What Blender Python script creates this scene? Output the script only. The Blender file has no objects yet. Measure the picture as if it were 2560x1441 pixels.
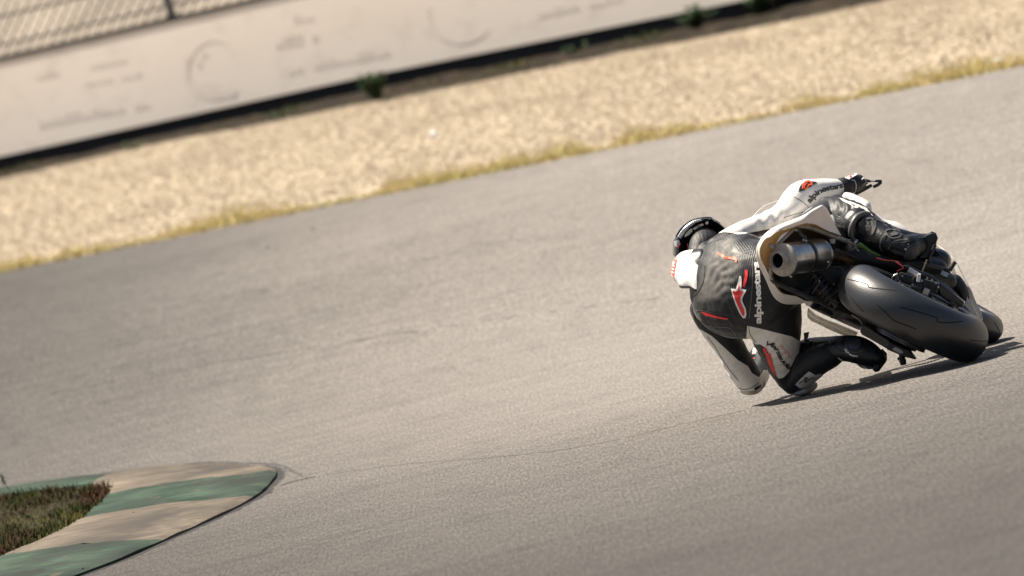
import bpy, bmesh, math, random
import numpy as np
from mathutils import Vector, Matrix, noise
from mathutils.bvhtree import BVHTree
from mathutils.geometry import tessellate_polygon
random.seed(7); rng = np.random.default_rng(7)
R = math.radians
scene = bpy.context.scene
col = scene.collection

# ------------------------------------------------------------------ camera
FPX = 24800.0; CX, CY = 1280.0, 720.5          # focal length in photo pixels, photo centre
CAM_H, PITCH, ROLL = 1.60, R(1.26), R(13.5)
cam_loc = Vector((0, 0, CAM_H))
fw = Vector((0, math.cos(PITCH), -math.sin(PITCH)))
r0 = Vector((1, 0, 0)); u0 = r0.cross(fw).normalized()
cx_ = math.cos(ROLL) * r0 - math.sin(ROLL) * u0
cy_ = math.sin(ROLL) * r0 + math.cos(ROLL) * u0
cd = bpy.data.cameras.new('camera'); cam = bpy.data.objects.new('camera', cd); col.objects.link(cam)
cd.sensor_width = 36; cd.sensor_fit = 'HORIZONTAL'; cd.lens = FPX / 2560 * 36
cd.clip_start = 0.5; cd.clip_end = 3000
cam.matrix_world = Matrix.Translation(cam_loc) @ Matrix((cx_, cy_, -fw)).transposed().to_4x4()
cd.dof.use_dof = True; cd.dof.focus_distance = 40.15; cd.dof.aperture_fstop = 5.8
scene.camera = cam

# ------------------------------------------------------------------ light
SUN_EL, SUN_AZ = R(61), R(-58)                  # azimuth from +Y towards +X
sun_v = Vector((math.sin(SUN_AZ) * math.cos(SUN_EL), math.cos(SUN_AZ) * math.cos(SUN_EL), math.sin(SUN_EL)))
world = bpy.data.worlds.new('World'); scene.world = world; world.use_nodes = True
wn = world.node_tree; bg = wn.nodes['Background']
sky = wn.nodes.new('ShaderNodeTexSky'); sky.sky_type = 'NISHITA'; sky.sun_disc = False
sky.sun_elevation = SUN_EL; sky.sun_rotation = SUN_AZ % (2 * math.pi); sky.dust_density = 4.0
wn.links.new(sky.outputs[0], bg.inputs[0]); bg.inputs[1].default_value = 0.05
sl = bpy.data.lights.new('sun', 'SUN'); sl.energy = 5.0; sl.angle = R(0.53); sl.color = (1.0, 0.90, 0.76)
so = bpy.data.objects.new('sun', sl); col.objects.link(so); so.location = (0, 0, 30)
so.rotation_euler = sun_v.to_track_quat('Z', 'Y').to_euler()
vs = scene.view_settings
vs.view_transform = 'Standard'; vs.look = 'None'; vs.gamma = 1.0; vs.use_curve_mapping = False; vs.exposure = 1.05
scene.render.engine = 'CYCLES'

# ------------------------------------------------------------------ helpers
def P(px, py, Y):
    """world point seen at photo pixel (px, py) standing at depth y = Y"""
    d = fw * FPX + cx_ * (px - CX) - cy_ * (py - CY)
    return cam_loc + d * (Y / d.y)
def ray(px, py):
    return fw * FPX + cx_ * (px - CX) - cy_ * (py - CY)
def PZ(px, py, z):
    d = ray(px, py); return cam_loc + d * ((z - CAM_H) / d.z)
def ground(y):
    if y < 44: return 0.0
    t = y - 44
    if t < 10: return 0.037 * t * t / 20
    if y < 93: return 0.185 + 0.037 * (t - 10)
    return 0.185 + 0.037 * 39 + 0.02 * (y - 93)
def PG(px, py, dz=0.0):
    d = ray(px, py); d = d / d.y
    lo, hi = 20.0, 140.0
    for _ in range(60):
        m = (lo + hi) / 2
        if CAM_H + d.z * m > ground(m) + dz: lo = m
        else: hi = m
    return cam_loc + d * lo
def proj_np(co):
    c = co - np.array(cam_loc); zf = c @ np.array(fw)
    return CX + FPX * (c @ np.array(cx_)) / zf, CY - FPX * (c @ np.array(cy_)) / zf

def cr(pts, n):
    """Catmull-Rom resample of a list of equal-length tuples"""
    a = np.array([tuple(p) for p in pts], float); m = len(a)
    if m == 2: return [a[0] + (a[1] - a[0]) * t for t in np.linspace(0, 1, n)]
    ext = np.vstack([2 * a[0] - a[1], a, 2 * a[-1] - a[-2]]); out = []
    for t in np.linspace(0, m - 1 - 1e-9, n):
        i = int(t); u = t - i; p0, p1, p2, p3 = ext[i:i + 4]
        out.append(0.5 * (2 * p1 + (p2 - p0) * u + (2 * p0 - 5 * p1 + 4 * p2 - p3) * u * u + (3 * p1 - p0 - 3 * p2 + p3) * u ** 3))
    return out

class MB:
    def __init__(s): s.v = []; s.f = []
    def add(s, v, f):
        o = len(s.v); s.v += [tuple(p) for p in v]; s.f += [tuple(i + o for i in q) for q in f]; return s

def mesh(name, v, f, smooth=True):
    m = bpy.data.meshes.new(name); m.from_pydata([tuple(p) for p in v], [], [tuple(q) for q in f]); m.update()
    if smooth: m.polygons.foreach_set('use_smooth', [True] * len(m.polygons))
    return m
def put(name, m, mat, parent=None):
    """link a mesh given in world coordinates, its origin moved to its centre"""
    if len(m.vertices):
        co = np.empty(len(m.vertices) * 3); m.vertices.foreach_get('co', co); co = co.reshape(-1, 3)
        c = (co.min(0) + co.max(0)) / 2; m.vertices.foreach_set('co', (co - c).ravel()); m.update()
    else: c = np.zeros(3)
    o = bpy.data.objects.new(name, m); col.objects.link(o)
    if mat is not None: m.materials.clear(); m.materials.append(mat)
    loc = Vector(c)
    if parent:
        o.parent = parent; pl = Vector((0, 0, 0)); q = parent
        while q: pl += q.location; q = q.parent
        loc -= pl
    o.location = loc
    return o
def part(name, mb, mat, parent=None, smooth=True, bevel=0, solid=0, angle=35):
    m = mesh(name, mb.v, mb.f, smooth)
    o = put(name, m, mat, parent)
    if solid:
        s = o.modifiers.new('s', 'SOLIDIFY'); s.thickness = solid; s.offset = 0
    if bevel:
        b = o.modifiers.new('b', 'BEVEL'); b.width = bevel; b.segments = 2; b.limit_method = 'ANGLE'; b.angle_limit = R(40)
    if smooth and angle:
        try: m.set_sharp_from_angle(angle=R(angle))
        except Exception: pass
    return o
def tag(o, label=None, cat=None, group=None, kind=None):
    for k, v in (('label', label), ('category', cat), ('group', group), ('kind', kind)):
        if v: o[k] = v
    return o
def empty(name, loc):
    o = bpy.data.objects.new(name, None); col.objects.link(o); o.location = loc; o.empty_display_size = .2; return o

VIEW = Vector((0, 1, 0))
def tube_raw(pts, ra, rb=None, seg=16, cap='flat', wdir=None):
    """tube through 3-D points, ra across in the picture plane, rb in depth"""
    pts = [Vector(p) for p in pts]; n = len(pts); rb = rb or ra
    T = [(pts[min(i + 1, n - 1)] - pts[max(i - 1, 0)]).normalized() for i in range(n)]
    rings = []; prev = None
    for i in range(n):
        base = Vector(wdir) if wdir is not None else T[i].cross(VIEW)
        if base.length < .15: base = prev if prev else T[i].cross(Vector((1, 0, .3)))
        nrm = (base - T[i] * base.dot(T[i])).normalized()
        if prev and nrm.dot(prev) < 0: nrm = -nrm
        prev = nrm
        rings.append((pts[i], nrm, T[i].cross(nrm), ra[i], rb[i]))
    if cap == 'round':
        def ext(r, t, sgn):
            p, a, b, x, y = r; m = min(x, y); out = []
            for k in (25, 50, 70, 83):
                s, c_ = math.sin(R(k)), math.cos(R(k)); out.append((p + t * (sgn * m * s * .9), a, b, x * c_, y * c_))
            return out
        rings = list(reversed(ext(rings[0], T[0], -1))) + rings + ext(rings[-1], T[-1], 1)
    v = []; f = []
    for p, a, b, x, y in rings:
        for k in range(seg):
            t = 2 * math.pi * k / seg; v.append(p + a * (x * math.cos(t)) + b * (y * math.sin(t)))
    for i in range(len(rings) - 1):
        for k in range(seg):
            k2 = (k + 1) % seg; f.append((i * seg + k, i * seg + k2, (i + 1) * seg + k2, (i + 1) * seg + k))
    if cap: f.append(tuple(reversed(range(seg)))); f.append(tuple(range((len(rings) - 1) * seg, len(rings) * seg)))
    return v, f
def tube(mb, pts, r, seg=10, n=None, cap='flat'):
    k = len(pts); rr = list(r) if isinstance(r, (list, tuple)) else [r] * k
    if n:
        q = cr([tuple(p) + (a,) for p, a in zip(pts, rr)], n); pts = [x[:3] for x in q]; rr = [x[3] for x in q]
    mb.add(*tube_raw(pts, rr, None, seg, cap)); return mb
def limb(ctrl, n=24, seg=24):
    """ctrl rows: px, py, f(depth from rear axle), half width in photo px, half depth in m"""
    q = cr(ctrl, n)
    pts = [P(c[0], c[1], 40 + c[2]) for c in q]
    ra = [max(c[3], 1) * (40 + c[2]) / FPX for c in q]; rb = [max(c[4], .005) for c in q]
    return tube_raw(pts, ra, rb, seg, 'round')
def axis_frame(ax):
    ax = Vector(ax).normalized(); a = ax.cross(Vector((0.3, 0.2, 1))).normalized(); return ax, a, ax.cross(a)
def lathe(mb, c, ax, prof, seg=32, closed=False):
    """prof: list of (along axis, radius)"""
    ax, a, b = axis_frame(ax); c = Vector(c); v = []; f = []; m = len(prof)
    for h, r in prof:
        for k in range(seg):
            t = 2 * math.pi * k / seg; v.append(c + ax * h + a * (r * math.cos(t)) + b * (r * math.sin(t)))
    for i in range(m if closed else m - 1):
        j = (i + 1) % m
        for k in range(seg):
            k2 = (k + 1) % seg; f.append((i * seg + k, i * seg + k2, j * seg + k2, j * seg + k))
    mb.add(v, f); return mb
def cyl(mb, a, b, r, seg=16, r2=None):
    a, b = Vector(a), Vector(b); d = b - a; L = d.length; r2 = r if r2 is None else r2
    return lathe(mb, a, d, [(0, 0.0005), (0, r), (L, r2), (L, 0.0005)], seg)
def obox(mb, c, ex, ey, ez):
    c, ex, ey, ez = Vector(c), Vector(ex), Vector(ey), Vector(ez)
    v = [c + ex * x + ey * y + ez * z for x in (-1, 1) for y in (-1, 1) for z in (-1, 1)]
    f = [(0, 1, 3, 2), (4, 6, 7, 5), (0, 4, 5, 1), (2, 3, 7, 6), (0, 2, 6, 4), (1, 5, 7, 3)]
    if ex.cross(ey).dot(ez) < 0: f = [tuple(reversed(q)) for q in f]
    mb.add(v, f); return mb
def grid(mb, rows, nu, nv):
    """smooth sheet through rows of 3-D points"""
    a = [cr(r, nu) for r in rows]; a = np.array(a)
    b = np.array([cr(list(a[:, i]), nv) for i in range(nu)])
    v = b.reshape(-1, 3); f = [(i * nv + j, (i + 1) * nv + j, (i + 1) * nv + j + 1, i * nv + j + 1) for i in range(nu - 1) for j in range(nv - 1)]
    mb.add(v, f); return mb
def prism(mb, pts, off):
    """closed outline of 3-D points pushed by vector off"""
    n = len(pts); off = Vector(off); pts = [Vector(p) for p in pts]
    tris = tessellate_polygon([pts])
    v = pts + [p + off for p in pts]
    f = [tuple(t) for t in tris] + [tuple(n + i for i in reversed(t)) for t in tris]
    f += [(i, (i + 1) % n, n + (i + 1) % n, n + i) for i in range(n)]
    mb.add(v, f); return mb
def fixnormals(o):
    bm = bmesh.new(); bm.from_mesh(o.data); bmesh.ops.recalc_face_normals(bm, faces=bm.faces); bm.to_mesh(o.data); bm.free(); return o
def blob(tubes, voxel, smooth=6, fac=.5):
    mb = MB()
    for t in tubes: mb.add(*t)
    m = mesh('tmp', mb.v, mb.f); o = bpy.data.objects.new('tmp', m); col.objects.link(o)
    fixnormals(o)
    r = o.modifiers.new('r', 'REMESH'); r.mode = 'VOXEL'; r.voxel_size = voxel; r.use_smooth_shade = True
    if smooth: s = o.modifiers.new('s', 'SMOOTH'); s.factor = fac; s.iterations = smooth
    dg = bpy.context.evaluated_depsgraph_get(); dg.update()
    me = bpy.data.meshes.new_from_object(o.evaluated_get(dg))
    bpy.data.objects.remove(o); bpy.data.meshes.remove(m)
    me.polygons.foreach_set('use_smooth', [True] * len(me.polygons)); return me
def coords(me):
    co = np.empty(len(me.vertices) * 3); me.vertices.foreach_get('co', co); return co.reshape(-1, 3)
def sdf_poly(x, y, poly):
    p = np.array(poly, float); n = len(p); d = np.full(x.shape, 1e9); ins = np.zeros(x.shape, bool)
    for i in range(n):
        a = p[i]; b = p[(i + 1) % n]; e = b - a; wx, wy = x - a[0], y - a[1]
        t = np.clip((wx * e[0] + wy * e[1]) / max(e @ e, 1e-9), 0, 1)
        d = np.minimum(d, np.hypot(wx - e[0] * t, wy - e[1] * t))
        c = ((a[1] > y) != (b[1] > y)) & (x < (b[0] - a[0]) * (y - a[1]) / (b[1] - a[1] + 1e-12) + a[0]); ins ^= c
    return np.where(ins, d, -d)
def set_attr(me, name, vals):
    a = me.attributes.new(name, 'FLOAT', 'POINT'); a.data.foreach_set('value', np.asarray(vals, np.float32))

# ------------------------------------------------------------------ materials
MATS = {}
def mat(name, c, rough=.6, metal=0.0, spec=.5, var=0.0, vscale=8.0, bump=0.0, bscale=60.0, stretch=None, c2=None, coat=0.0, sheen=0.0, detail=4.0):
    m = bpy.data.materials.new(name); m.use_nodes = True; nt = m.node_tree; N = nt.nodes; L = nt.links
    b = N['Principled BSDF']; b.inputs['Roughness'].default_value = rough; b.inputs['Metallic'].default_value = metal
    b.inputs['Specular IOR Level'].default_value = spec; b.inputs['Base Color'].default_value = (*c, 1)
    b.inputs['Coat Weight'].default_value = coat; b.inputs['Coat Roughness'].default_value = .08
    b.inputs['Sheen Weight'].default_value = sheen
    tc = N.new('ShaderNodeTexCoord'); mp = N.new('ShaderNodeMapping'); L.new(tc.outputs['Object'], mp.inputs[0])
    if stretch: mp.inputs['Scale'].default_value = stretch
    if var or c2:
        t = N.new('ShaderNodeTexNoise'); t.inputs['Scale'].default_value = vscale; t.inputs['Detail'].default_value = detail
        L.new(mp.outputs[0], t.inputs[0]); rp = N.new('ShaderNodeValToRGB')
        lo = tuple(x * (1 - var) for x in c); hi = c2 or tuple(min(1, x * (1 + var)) for x in c)
        rp.color_ramp.elements[0].color = (*lo, 1); rp.color_ramp.elements[1].color = (*hi, 1)
        rp.color_ramp.elements[0].position = .3; rp.color_ramp.elements[1].position = .7
        L.new(t.outputs[0], rp.inputs[0]); L.new(rp.outputs[0], b.inputs['Base Color'])
    if bump:
        t2 = N.new('ShaderNodeTexNoise'); t2.inputs['Scale'].default_value = bscale; t2.inputs['Detail'].default_value = 3
        L.new(mp.outputs[0], t2.inputs[0]); bp = N.new('ShaderNodeBump'); bp.inputs['Strength'].default_value = bump; bp.inputs['Distance'].default_value = .01
        L.new(t2.outputs[0], bp.inputs['Height']); L.new(bp.outputs[0], b.inputs['Normal'])
    MATS[name] = m; return m
def attr_mat(name, attr, lo, hi, rough=.9):
    """colour of every blade, leaf or stone from a number stored with it"""
    m = bpy.data.materials.new(name); m.use_nodes = True; nt = m.node_tree; b = nt.nodes['Principled BSDF']; b.inputs['Roughness'].default_value = rough; b.inputs['Specular IOR Level'].default_value = .08
    a = nt.nodes.new('ShaderNodeAttribute'); a.attribute_name = attr; rp = nt.nodes.new('ShaderNodeValToRGB')
    cols = [lo] + (hi if isinstance(hi, list) else [hi]); el = rp.color_ramp.elements
    while len(el) < len(cols): el.new(.5)
    for i, c in enumerate(cols): el[i].position = i / (len(cols) - 1); el[i].color = (*c, 1)
    nt.links.new(a.outputs['Fac'], rp.inputs[0]); nt.links.new(rp.outputs[0], b.inputs['Base Color']); return m

black_plastic = mat('black_plastic', (.006, .007, .009), .42, var=.4, vscale=30, bump=.15, bscale=120)
black_gloss = mat('black_gloss', (.008, .009, .011), .14, coat=.6)
dark_metal = mat('dark_metal', (.035, .036, .038), .38, .6, var=.5, vscale=40)
engine_black = mat('engine_black', (.004, .0045, .005), .5, var=.6, vscale=40)
steel = mat('steel', (.42, .42, .42), .28, 1.0, var=.35, vscale=14, stretch=(1, 1, 6))
can_steel = mat('can_steel', (.46, .46, .46), .34, 1.0, var=.3, vscale=18, bump=.08, bscale=30)
cap_steel = mat('cap_steel', (.40, .36, .31), .6, .3, var=.25, vscale=40)
soot = mat('soot', (.006, .006, .006), .9)
pipe_brown = mat('pipe_brown', (.10, .062, .042), .45, .85, var=.6, vscale=22)
frame_grey = mat('frame_grey', (.34, .32, .29), .5, .25, var=.25, vscale=30)
frame_dark = mat('frame_dark', (.07, .07, .07), .45, .4, var=.5, vscale=50)
white_paint = mat('white_paint', (.78, .76, .73), .3, coat=.25, var=.06, vscale=9)
fibre_tan = mat('fibre_tan', (.50, .37, .21), .55, var=.5, vscale=9, c2=(.55, .43, .27))
def thin_shell(m, colr, amount):
    nt = m.node_tree; out = [n for n in nt.nodes if n.type == 'OUTPUT_MATERIAL'][0]; b = nt.nodes['Principled BSDF']
    t = nt.nodes.new('ShaderNodeBsdfTranslucent'); t.inputs[0].default_value = (*colr, 1); mx = nt.nodes.new('ShaderNodeMixShader'); mx.inputs[0].default_value = amount
    nt.links.new(b.outputs[0], mx.inputs[1]); nt.links.new(t.outputs[0], mx.inputs[2]); nt.links.new(mx.outputs[0], out.inputs[0])
thin_shell(fibre_tan, (.6, .42, .2), .25)
fairing_white = mat('fairing_white', (.80, .78, .75), .35, var=.05, vscale=9); thin_shell(fairing_white, (.9, .86, .78), .45)
tail_white = mat('tail_white', (.78, .76, .73), .3, coat=.25, var=.06, vscale=9); thin_shell(tail_white, (.9, .7, .45), .18)
tyre_rubber = mat('tyre_rubber', (.010, .012, .015), .40, spec=.85, var=.35, vscale=7, bump=.06, bscale=140)
groove_black = mat('groove_black', (.004, .004, .004), .9)
red_cable = mat('red_cable', (.09, .006, .01), .8, spec=.1)
green_cable = mat('green_cable', (.06, .15, .02), .35, var=.5, vscale=30)
red_print = mat('red_print', (.72, .03, .028), .45)
orange_print = mat('orange_print', (.85, .12, .05), .45)
white_print = mat('white_print', (.80, .79, .76), .5)
black_print = mat('black_print', (.01, .01, .012), .5)
boot_black = mat('boot_black', (.005, .0065, .0085), .38, var=.5, vscale=25, bump=.2, bscale=60)
boot_grey = mat('boot_grey', (.10, .098, .093), .4, var=.2, vscale=30)
glove_black = mat('glove_black', (.006, .007, .009), .5, bump=.3, bscale=80)
glove_white = mat('glove_white', (.7, .69, .67), .5, bump=.2, bscale=80)
helmet_black = mat('helmet_black', (.012, .012, .014), .12, coat=.8)
slider_grey = mat('slider_grey', (.45, .43, .40), .6, var=.2, vscale=30)
gold = mat('gold', (.72, .55, .22), .35, .6)

# ------------------------------------------------------------------ the setting
def px_curve(pts, dz=0.0, n=None):
    w = [PG(x, y, dz) for x, y in pts]; return w
edge_w = px_curve([(-60, 690), (200, 640), (480, 592), (740, 540), (1100, 457), (1500, 372), (1800, 314), (2150, 246), (2620, 156)])
wall_w = px_curve([(-60, 449), (0, 436), (350, 363), (700, 290), (1100, 207), (1450, 130), (1838, 50)])
def ycurve(w, deg=2):
    xs = np.array([p.x for p in w]); ys = np.array([p.y for p in w]); k = np.polyfit(xs, ys, deg); d = np.polyder(k); a, c = xs[0] - 1, xs[-1] + 1
    def f(x):
        t = min(max(x, a), c); return float(np.polyval(k, t) + np.polyval(d, t) * (x - t) * .6)
    print('fit', np.round(np.polyval(k, xs) - ys, 2)); return f
y_edge = ycurve(edge_w, 2); y_wall = ycurve(wall_w, 1)
print('edge', [(round(p.x, 1), round(p.y, 1)) for p in edge_w]); print('wall', [(round(p.x, 1), round(p.y, 1)) for p in wall_w])

def node_mat(name):
    m = bpy.data.materials.new(name); m.use_nodes = True; nt = m.node_tree; nt.nodes['Principled BSDF'].inputs['Specular IOR Level'].default_value = .1
    return m, nt, nt.nodes, nt.links, nt.nodes['Principled BSDF']
def noise_node(nt, vec, scale, detail=4, rough=.55):
    t = nt.nodes.new('ShaderNodeTexNoise'); t.inputs['Scale'].default_value = scale; t.inputs['Detail'].default_value = detail
    t.inputs['Roughness'].default_value = rough; nt.links.new(vec, t.inputs['Vector']); return t.outputs[0]
def mapping(nt, scale, loc=(0, 0, 0), rot=(0, 0, 0)):
    g = nt.nodes.new('ShaderNodeNewGeometry'); mp = nt.nodes.new('ShaderNodeMapping'); mp.inputs['Scale'].default_value = scale
    mp.inputs['Location'].default_value = loc; mp.inputs['Rotation'].default_value = rot
    nt.links.new(g.outputs['Position'], mp.inputs[0]); return mp.outputs[0]
def ramp(nt, fac, stops):
    r = nt.nodes.new('ShaderNodeValToRGB'); el = r.color_ramp.elements
    while len(el) < len(stops): el.new(.5)
    for i, (p, c) in enumerate(stops): el[i].position = p; el[i].color = (*c, 1) if len(c) == 3 else c
    nt.links.new(fac, r.inputs[0]); return r.outputs[0]
def mixc(nt, kind, fac, a, b):
    m = nt.nodes.new('ShaderNodeMixRGB'); m.blend_type = kind
    for s, v in ((m.inputs[0], fac), (m.inputs[1], a), (m.inputs[2], b)):
        if isinstance(v, (int, float)): s.default_value = v
        elif isinstance(v, tuple): s.default_value = (*v, 1)
        else: nt.links.new(v, s)
    return m.outputs[0]

# asphalt: pale worn aggregate, faint lengthwise streaks, darker spots where rubber was laid, painted vignette
asphalt, nt, N, L, b = node_mat('asphalt')
big = ramp(nt, noise_node(nt, mapping(nt, (.16, .07, 1), (3, 1, 0)), 1, 3), [(.25, (.160, .149, .138)), (.75, (.212, .198, .183))])
streak = ramp(nt, noise_node(nt, mapping(nt, (.35, 2.6, 1), (1, 2, 0), (0, 0, R(6))), 1, 5, .6), [(.32, (.90, .90, .905)), (.62, (1.02, 1.02, 1.02))])
c = mixc(nt, 'MULTIPLY', 1.0, big, streak)
spots = ramp(nt, noise_node(nt, mapping(nt, (5, .8, 1)), 1, 3), [(.30, (.86, .86, .87)), (.5, (1, 1, 1))])
c = mixc(nt, 'MULTIPLY', .7, c, spots)
gr = noise_node(nt, mapping(nt, (95, 5.5, 1)), 1, 3, .7)
grain = ramp(nt, gr, [(.27, (.30, .31, .33)), (.5, (1, 1, 1)), (.73, (1.9, 1.87, 1.8))])
c = mixc(nt, 'MULTIPLY', .65, c, grain)
# long faint tyre streaks
stk = ramp(nt, noise_node(nt, mapping(nt, (.10, 2.2, 1), (7, 4, 0), (0, 0, R(-4))), 1, 3, .5), [(.585, (1, 1, 1)), (.62, (.88, .88, .885)), (.655, (1, 1, 1))])
c = mixc(nt, 'MULTIPLY', .9, c, stk)
# vignette painted into the colour, darker to the left and towards the camera
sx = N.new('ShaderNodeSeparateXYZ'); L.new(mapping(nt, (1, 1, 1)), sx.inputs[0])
def edge_falloff(axis, lo_, hi_, wob_, dark, nscale, seed_):
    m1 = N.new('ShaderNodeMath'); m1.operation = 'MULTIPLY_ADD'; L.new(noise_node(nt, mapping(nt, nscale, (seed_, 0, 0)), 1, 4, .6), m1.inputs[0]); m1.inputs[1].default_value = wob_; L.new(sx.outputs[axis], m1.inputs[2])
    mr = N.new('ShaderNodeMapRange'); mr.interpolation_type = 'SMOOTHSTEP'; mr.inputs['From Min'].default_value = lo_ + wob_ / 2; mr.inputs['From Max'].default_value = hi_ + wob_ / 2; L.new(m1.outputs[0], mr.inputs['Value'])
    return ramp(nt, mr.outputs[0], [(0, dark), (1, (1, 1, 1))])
c = mixc(nt, 'MULTIPLY', 1.0, c, edge_falloff(0, -4.2, .9, 1.6, (.36, .367, .378), (.5, .16, 1), 2))
c = mixc(nt, 'MULTIPLY', 1.0, c, edge_falloff(1, 28, 50, 5, (.36, .366, .377), (.5, .16, 1), 9))
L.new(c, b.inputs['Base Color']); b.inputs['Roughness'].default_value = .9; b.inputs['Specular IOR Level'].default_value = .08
bp = N.new('ShaderNodeBump'); bp.inputs['Strength'].default_value = .35; bp.inputs['Distance'].default_value = .004
L.new(gr, bp.inputs['Height']); L.new(bp.outputs[0], b.inputs['Normal'])

earth, nt, N, L, b = node_mat('dry_earth')
c = ramp(nt, noise_node(nt, mapping(nt, (1.2, .5, 1.2)), 1, 5), [(.3, (.30, .24, .17)), (.7, (.50, .41, .29))])
L.new(c, b.inputs['Base Color']); b.inputs['Roughness'].default_value = 1
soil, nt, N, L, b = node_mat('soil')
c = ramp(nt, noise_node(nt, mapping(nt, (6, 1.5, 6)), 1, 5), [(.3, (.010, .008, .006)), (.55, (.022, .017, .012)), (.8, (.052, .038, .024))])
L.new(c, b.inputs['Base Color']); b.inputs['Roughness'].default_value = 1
gravel_bed, nt, N, L, b = node_mat('gravel_bed')
v = N.new('ShaderNodeTexVoronoi'); v.inputs['Scale'].default_value = 1; L.new(mapping(nt, (22, 5, 22)), v.inputs['Vector'])
c = ramp(nt, v.outputs['Color'], [(.1, (.32, .265, .195)), (.9, (.38, .322, .24))])
L.new(c, b.inputs['Base Color']); b.inputs['Roughness'].default_value = 1

def strip(name, xs, ya, yb, zoff, material, ny=12, kind='structure', extra=None):
    v = []; f = []
    for x in xs:
        a, e = ya(x), yb(x)
        for j in range(ny):
            y = a + (e - a) * j / (ny - 1); v.append((x, y, ground(y) + zoff + (extra(x, y) if extra else 0)))
    for i in range(len(xs) - 1):
        for j in range(ny - 1): f.append((i * ny + j, (i + 1) * ny + j, (i + 1) * ny + j + 1, i * ny + j + 1))
    o = put(name, mesh(name, v, f), material); o['kind'] = kind; return o
far = [-400, -250, -150, -90, -60, -40, -30, -22, -16] + list(np.linspace(-12, 12, 97)) + [16, 22, 30, 40, 60, 90, 150, 250, 400]
yfar = [-60, 0, 20, 30, 38, 44] + list(np.linspace(46, 96, 26)) + [110, 160, 300, 800, 2000]
v = [(x * 3, y, ground(y) - .03 + (0 if y < 100 else 0)) for x in far for y in yfar]; ny = len(yfar)
f = [(i * ny + j, (i + 1) * ny + j, (i + 1) * ny + j + 1, i * ny + j + 1) for i in range(len(far) - 1) for j in range(ny - 1)]
o = put('ground', mesh('ground', v, f), earth); o['kind'] = 'structure'
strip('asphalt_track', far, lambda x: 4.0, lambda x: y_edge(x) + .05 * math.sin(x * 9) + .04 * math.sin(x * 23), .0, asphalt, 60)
def bump_g(x, y): return .035 * noise.noise(Vector((x * .7, y * .25, 3)))
def gz(x, y): return min(1, max(0, (y - y_edge(x)) / 1.5)) * (.02 + bump_g(x, y)) - .012
strip('gravel_trap', far, lambda x: y_edge(x) - .1, lambda x: y_wall(x) - 1.2, 0, gravel_bed, 30, extra=gz)
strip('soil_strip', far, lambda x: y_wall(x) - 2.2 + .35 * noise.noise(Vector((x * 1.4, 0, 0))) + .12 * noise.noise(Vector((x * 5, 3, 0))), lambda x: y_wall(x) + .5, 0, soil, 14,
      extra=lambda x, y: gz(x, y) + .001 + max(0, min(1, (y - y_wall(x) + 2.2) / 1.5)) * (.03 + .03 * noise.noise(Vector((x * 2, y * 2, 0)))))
# dry bank behind the barrier
v = []; f = []; xs = list(np.linspace(-160, 160, 81)); ys = [y * 1.0 for y in (97, 99, 103, 108, 114, 122, 135)]
for x in xs:
    for y in ys: v.append((x, y + (y_wall(0) - y_wall(max(-30, min(30, x)))) * -1, ground(y) + max(0, y - 98) * .42 + .5 * noise.noise(Vector((x * .2, y * .2, 0)))))
for i in range(len(xs) - 1):
    for j in range(len(ys) - 1): f.append((i * len(ys) + j, (i + 1) * len(ys) + j, (i + 1) * len(ys) + j + 1, i * len(ys) + j + 1))
bank_m = mat('bank_earth', (.22, .19, .155), 1.0, var=.3, vscale=.8)
o = put('dry_bank', mesh('dry_bank', v, f), bank_m); o['kind'] = 'structure'

# loose gravel stones
ico = bmesh.new(); bmesh.ops.create_icosphere(ico, subdivisions=1, radius=1); ico.verts.ensure_lookup_table()
iv = np.array([v.co[:] for v in ico.verts]); iff = np.array([[v.index for v in q.verts] for q in ico.faces]); ico.free()
def scatter_stones(name, n, sampler, smin, smax, material, kind='stuff'):
    pos = np.array([sampler() for _ in range(n)]); s = rng.uniform(smin, smax, n)[:, None] * rng.uniform(.6, 1.3, (n, 3)); s[:, 2] *= .38
    a = rng.uniform(0, 6.283, n); ca, sa = np.cos(a)[:, None], np.sin(a)[:, None]
    q = iv[None] * s[:, None, :] * rng.uniform(.8, 1.2, (n, len(iv), 1))
    x = q[..., 0] * ca - q[..., 1] * sa; y = q[..., 0] * sa + q[..., 1] * ca
    q = np.stack([x, y, q[..., 2]], -1) + pos[:, None, :]
    me = bpy.data.meshes.new(name); nv = n * len(iv); F = (iff[None] + (np.arange(n) * len(iv))[:, None, None]).reshape(-1)
    me.vertices.add(nv); me.vertices.foreach_set('co', q.ravel()); me.loops.add(len(F)); me.loops.foreach_set('vertex_index', F)
    me.polygons.add(len(F) // 3); me.polygons.foreach_set('loop_start', np.arange(0, len(F), 3)); me.polygons.foreach_set('loop_total', np.full(len(F) // 3, 3))
    me.update(calc_edges=True); set_attr(me, 'tone', np.repeat(rng.uniform(0, 1, n), len(iv)))
    o = put(name, me, material); o['kind'] = kind; return o
stone_mat = attr_mat('gravel_stone', 'tone', (.335, .277, .20), [(.358, .30, .22), (.38, .322, .24), (.41, .352, .27)])
def gsample():
    while True:
        x = rng.uniform(-7.5, 7.0); a, e = y_edge(x) + .05, y_wall(x) - 1.9
        y = rng.uniform(a, e)
        return (x, y, ground(y) - .01 + min(1, (y - a) / 1.5) * (.02 + bump_g(x, y)))
scatter_stones('gravel_stones', 75000, gsample, .007, .019, stone_mat)

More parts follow.
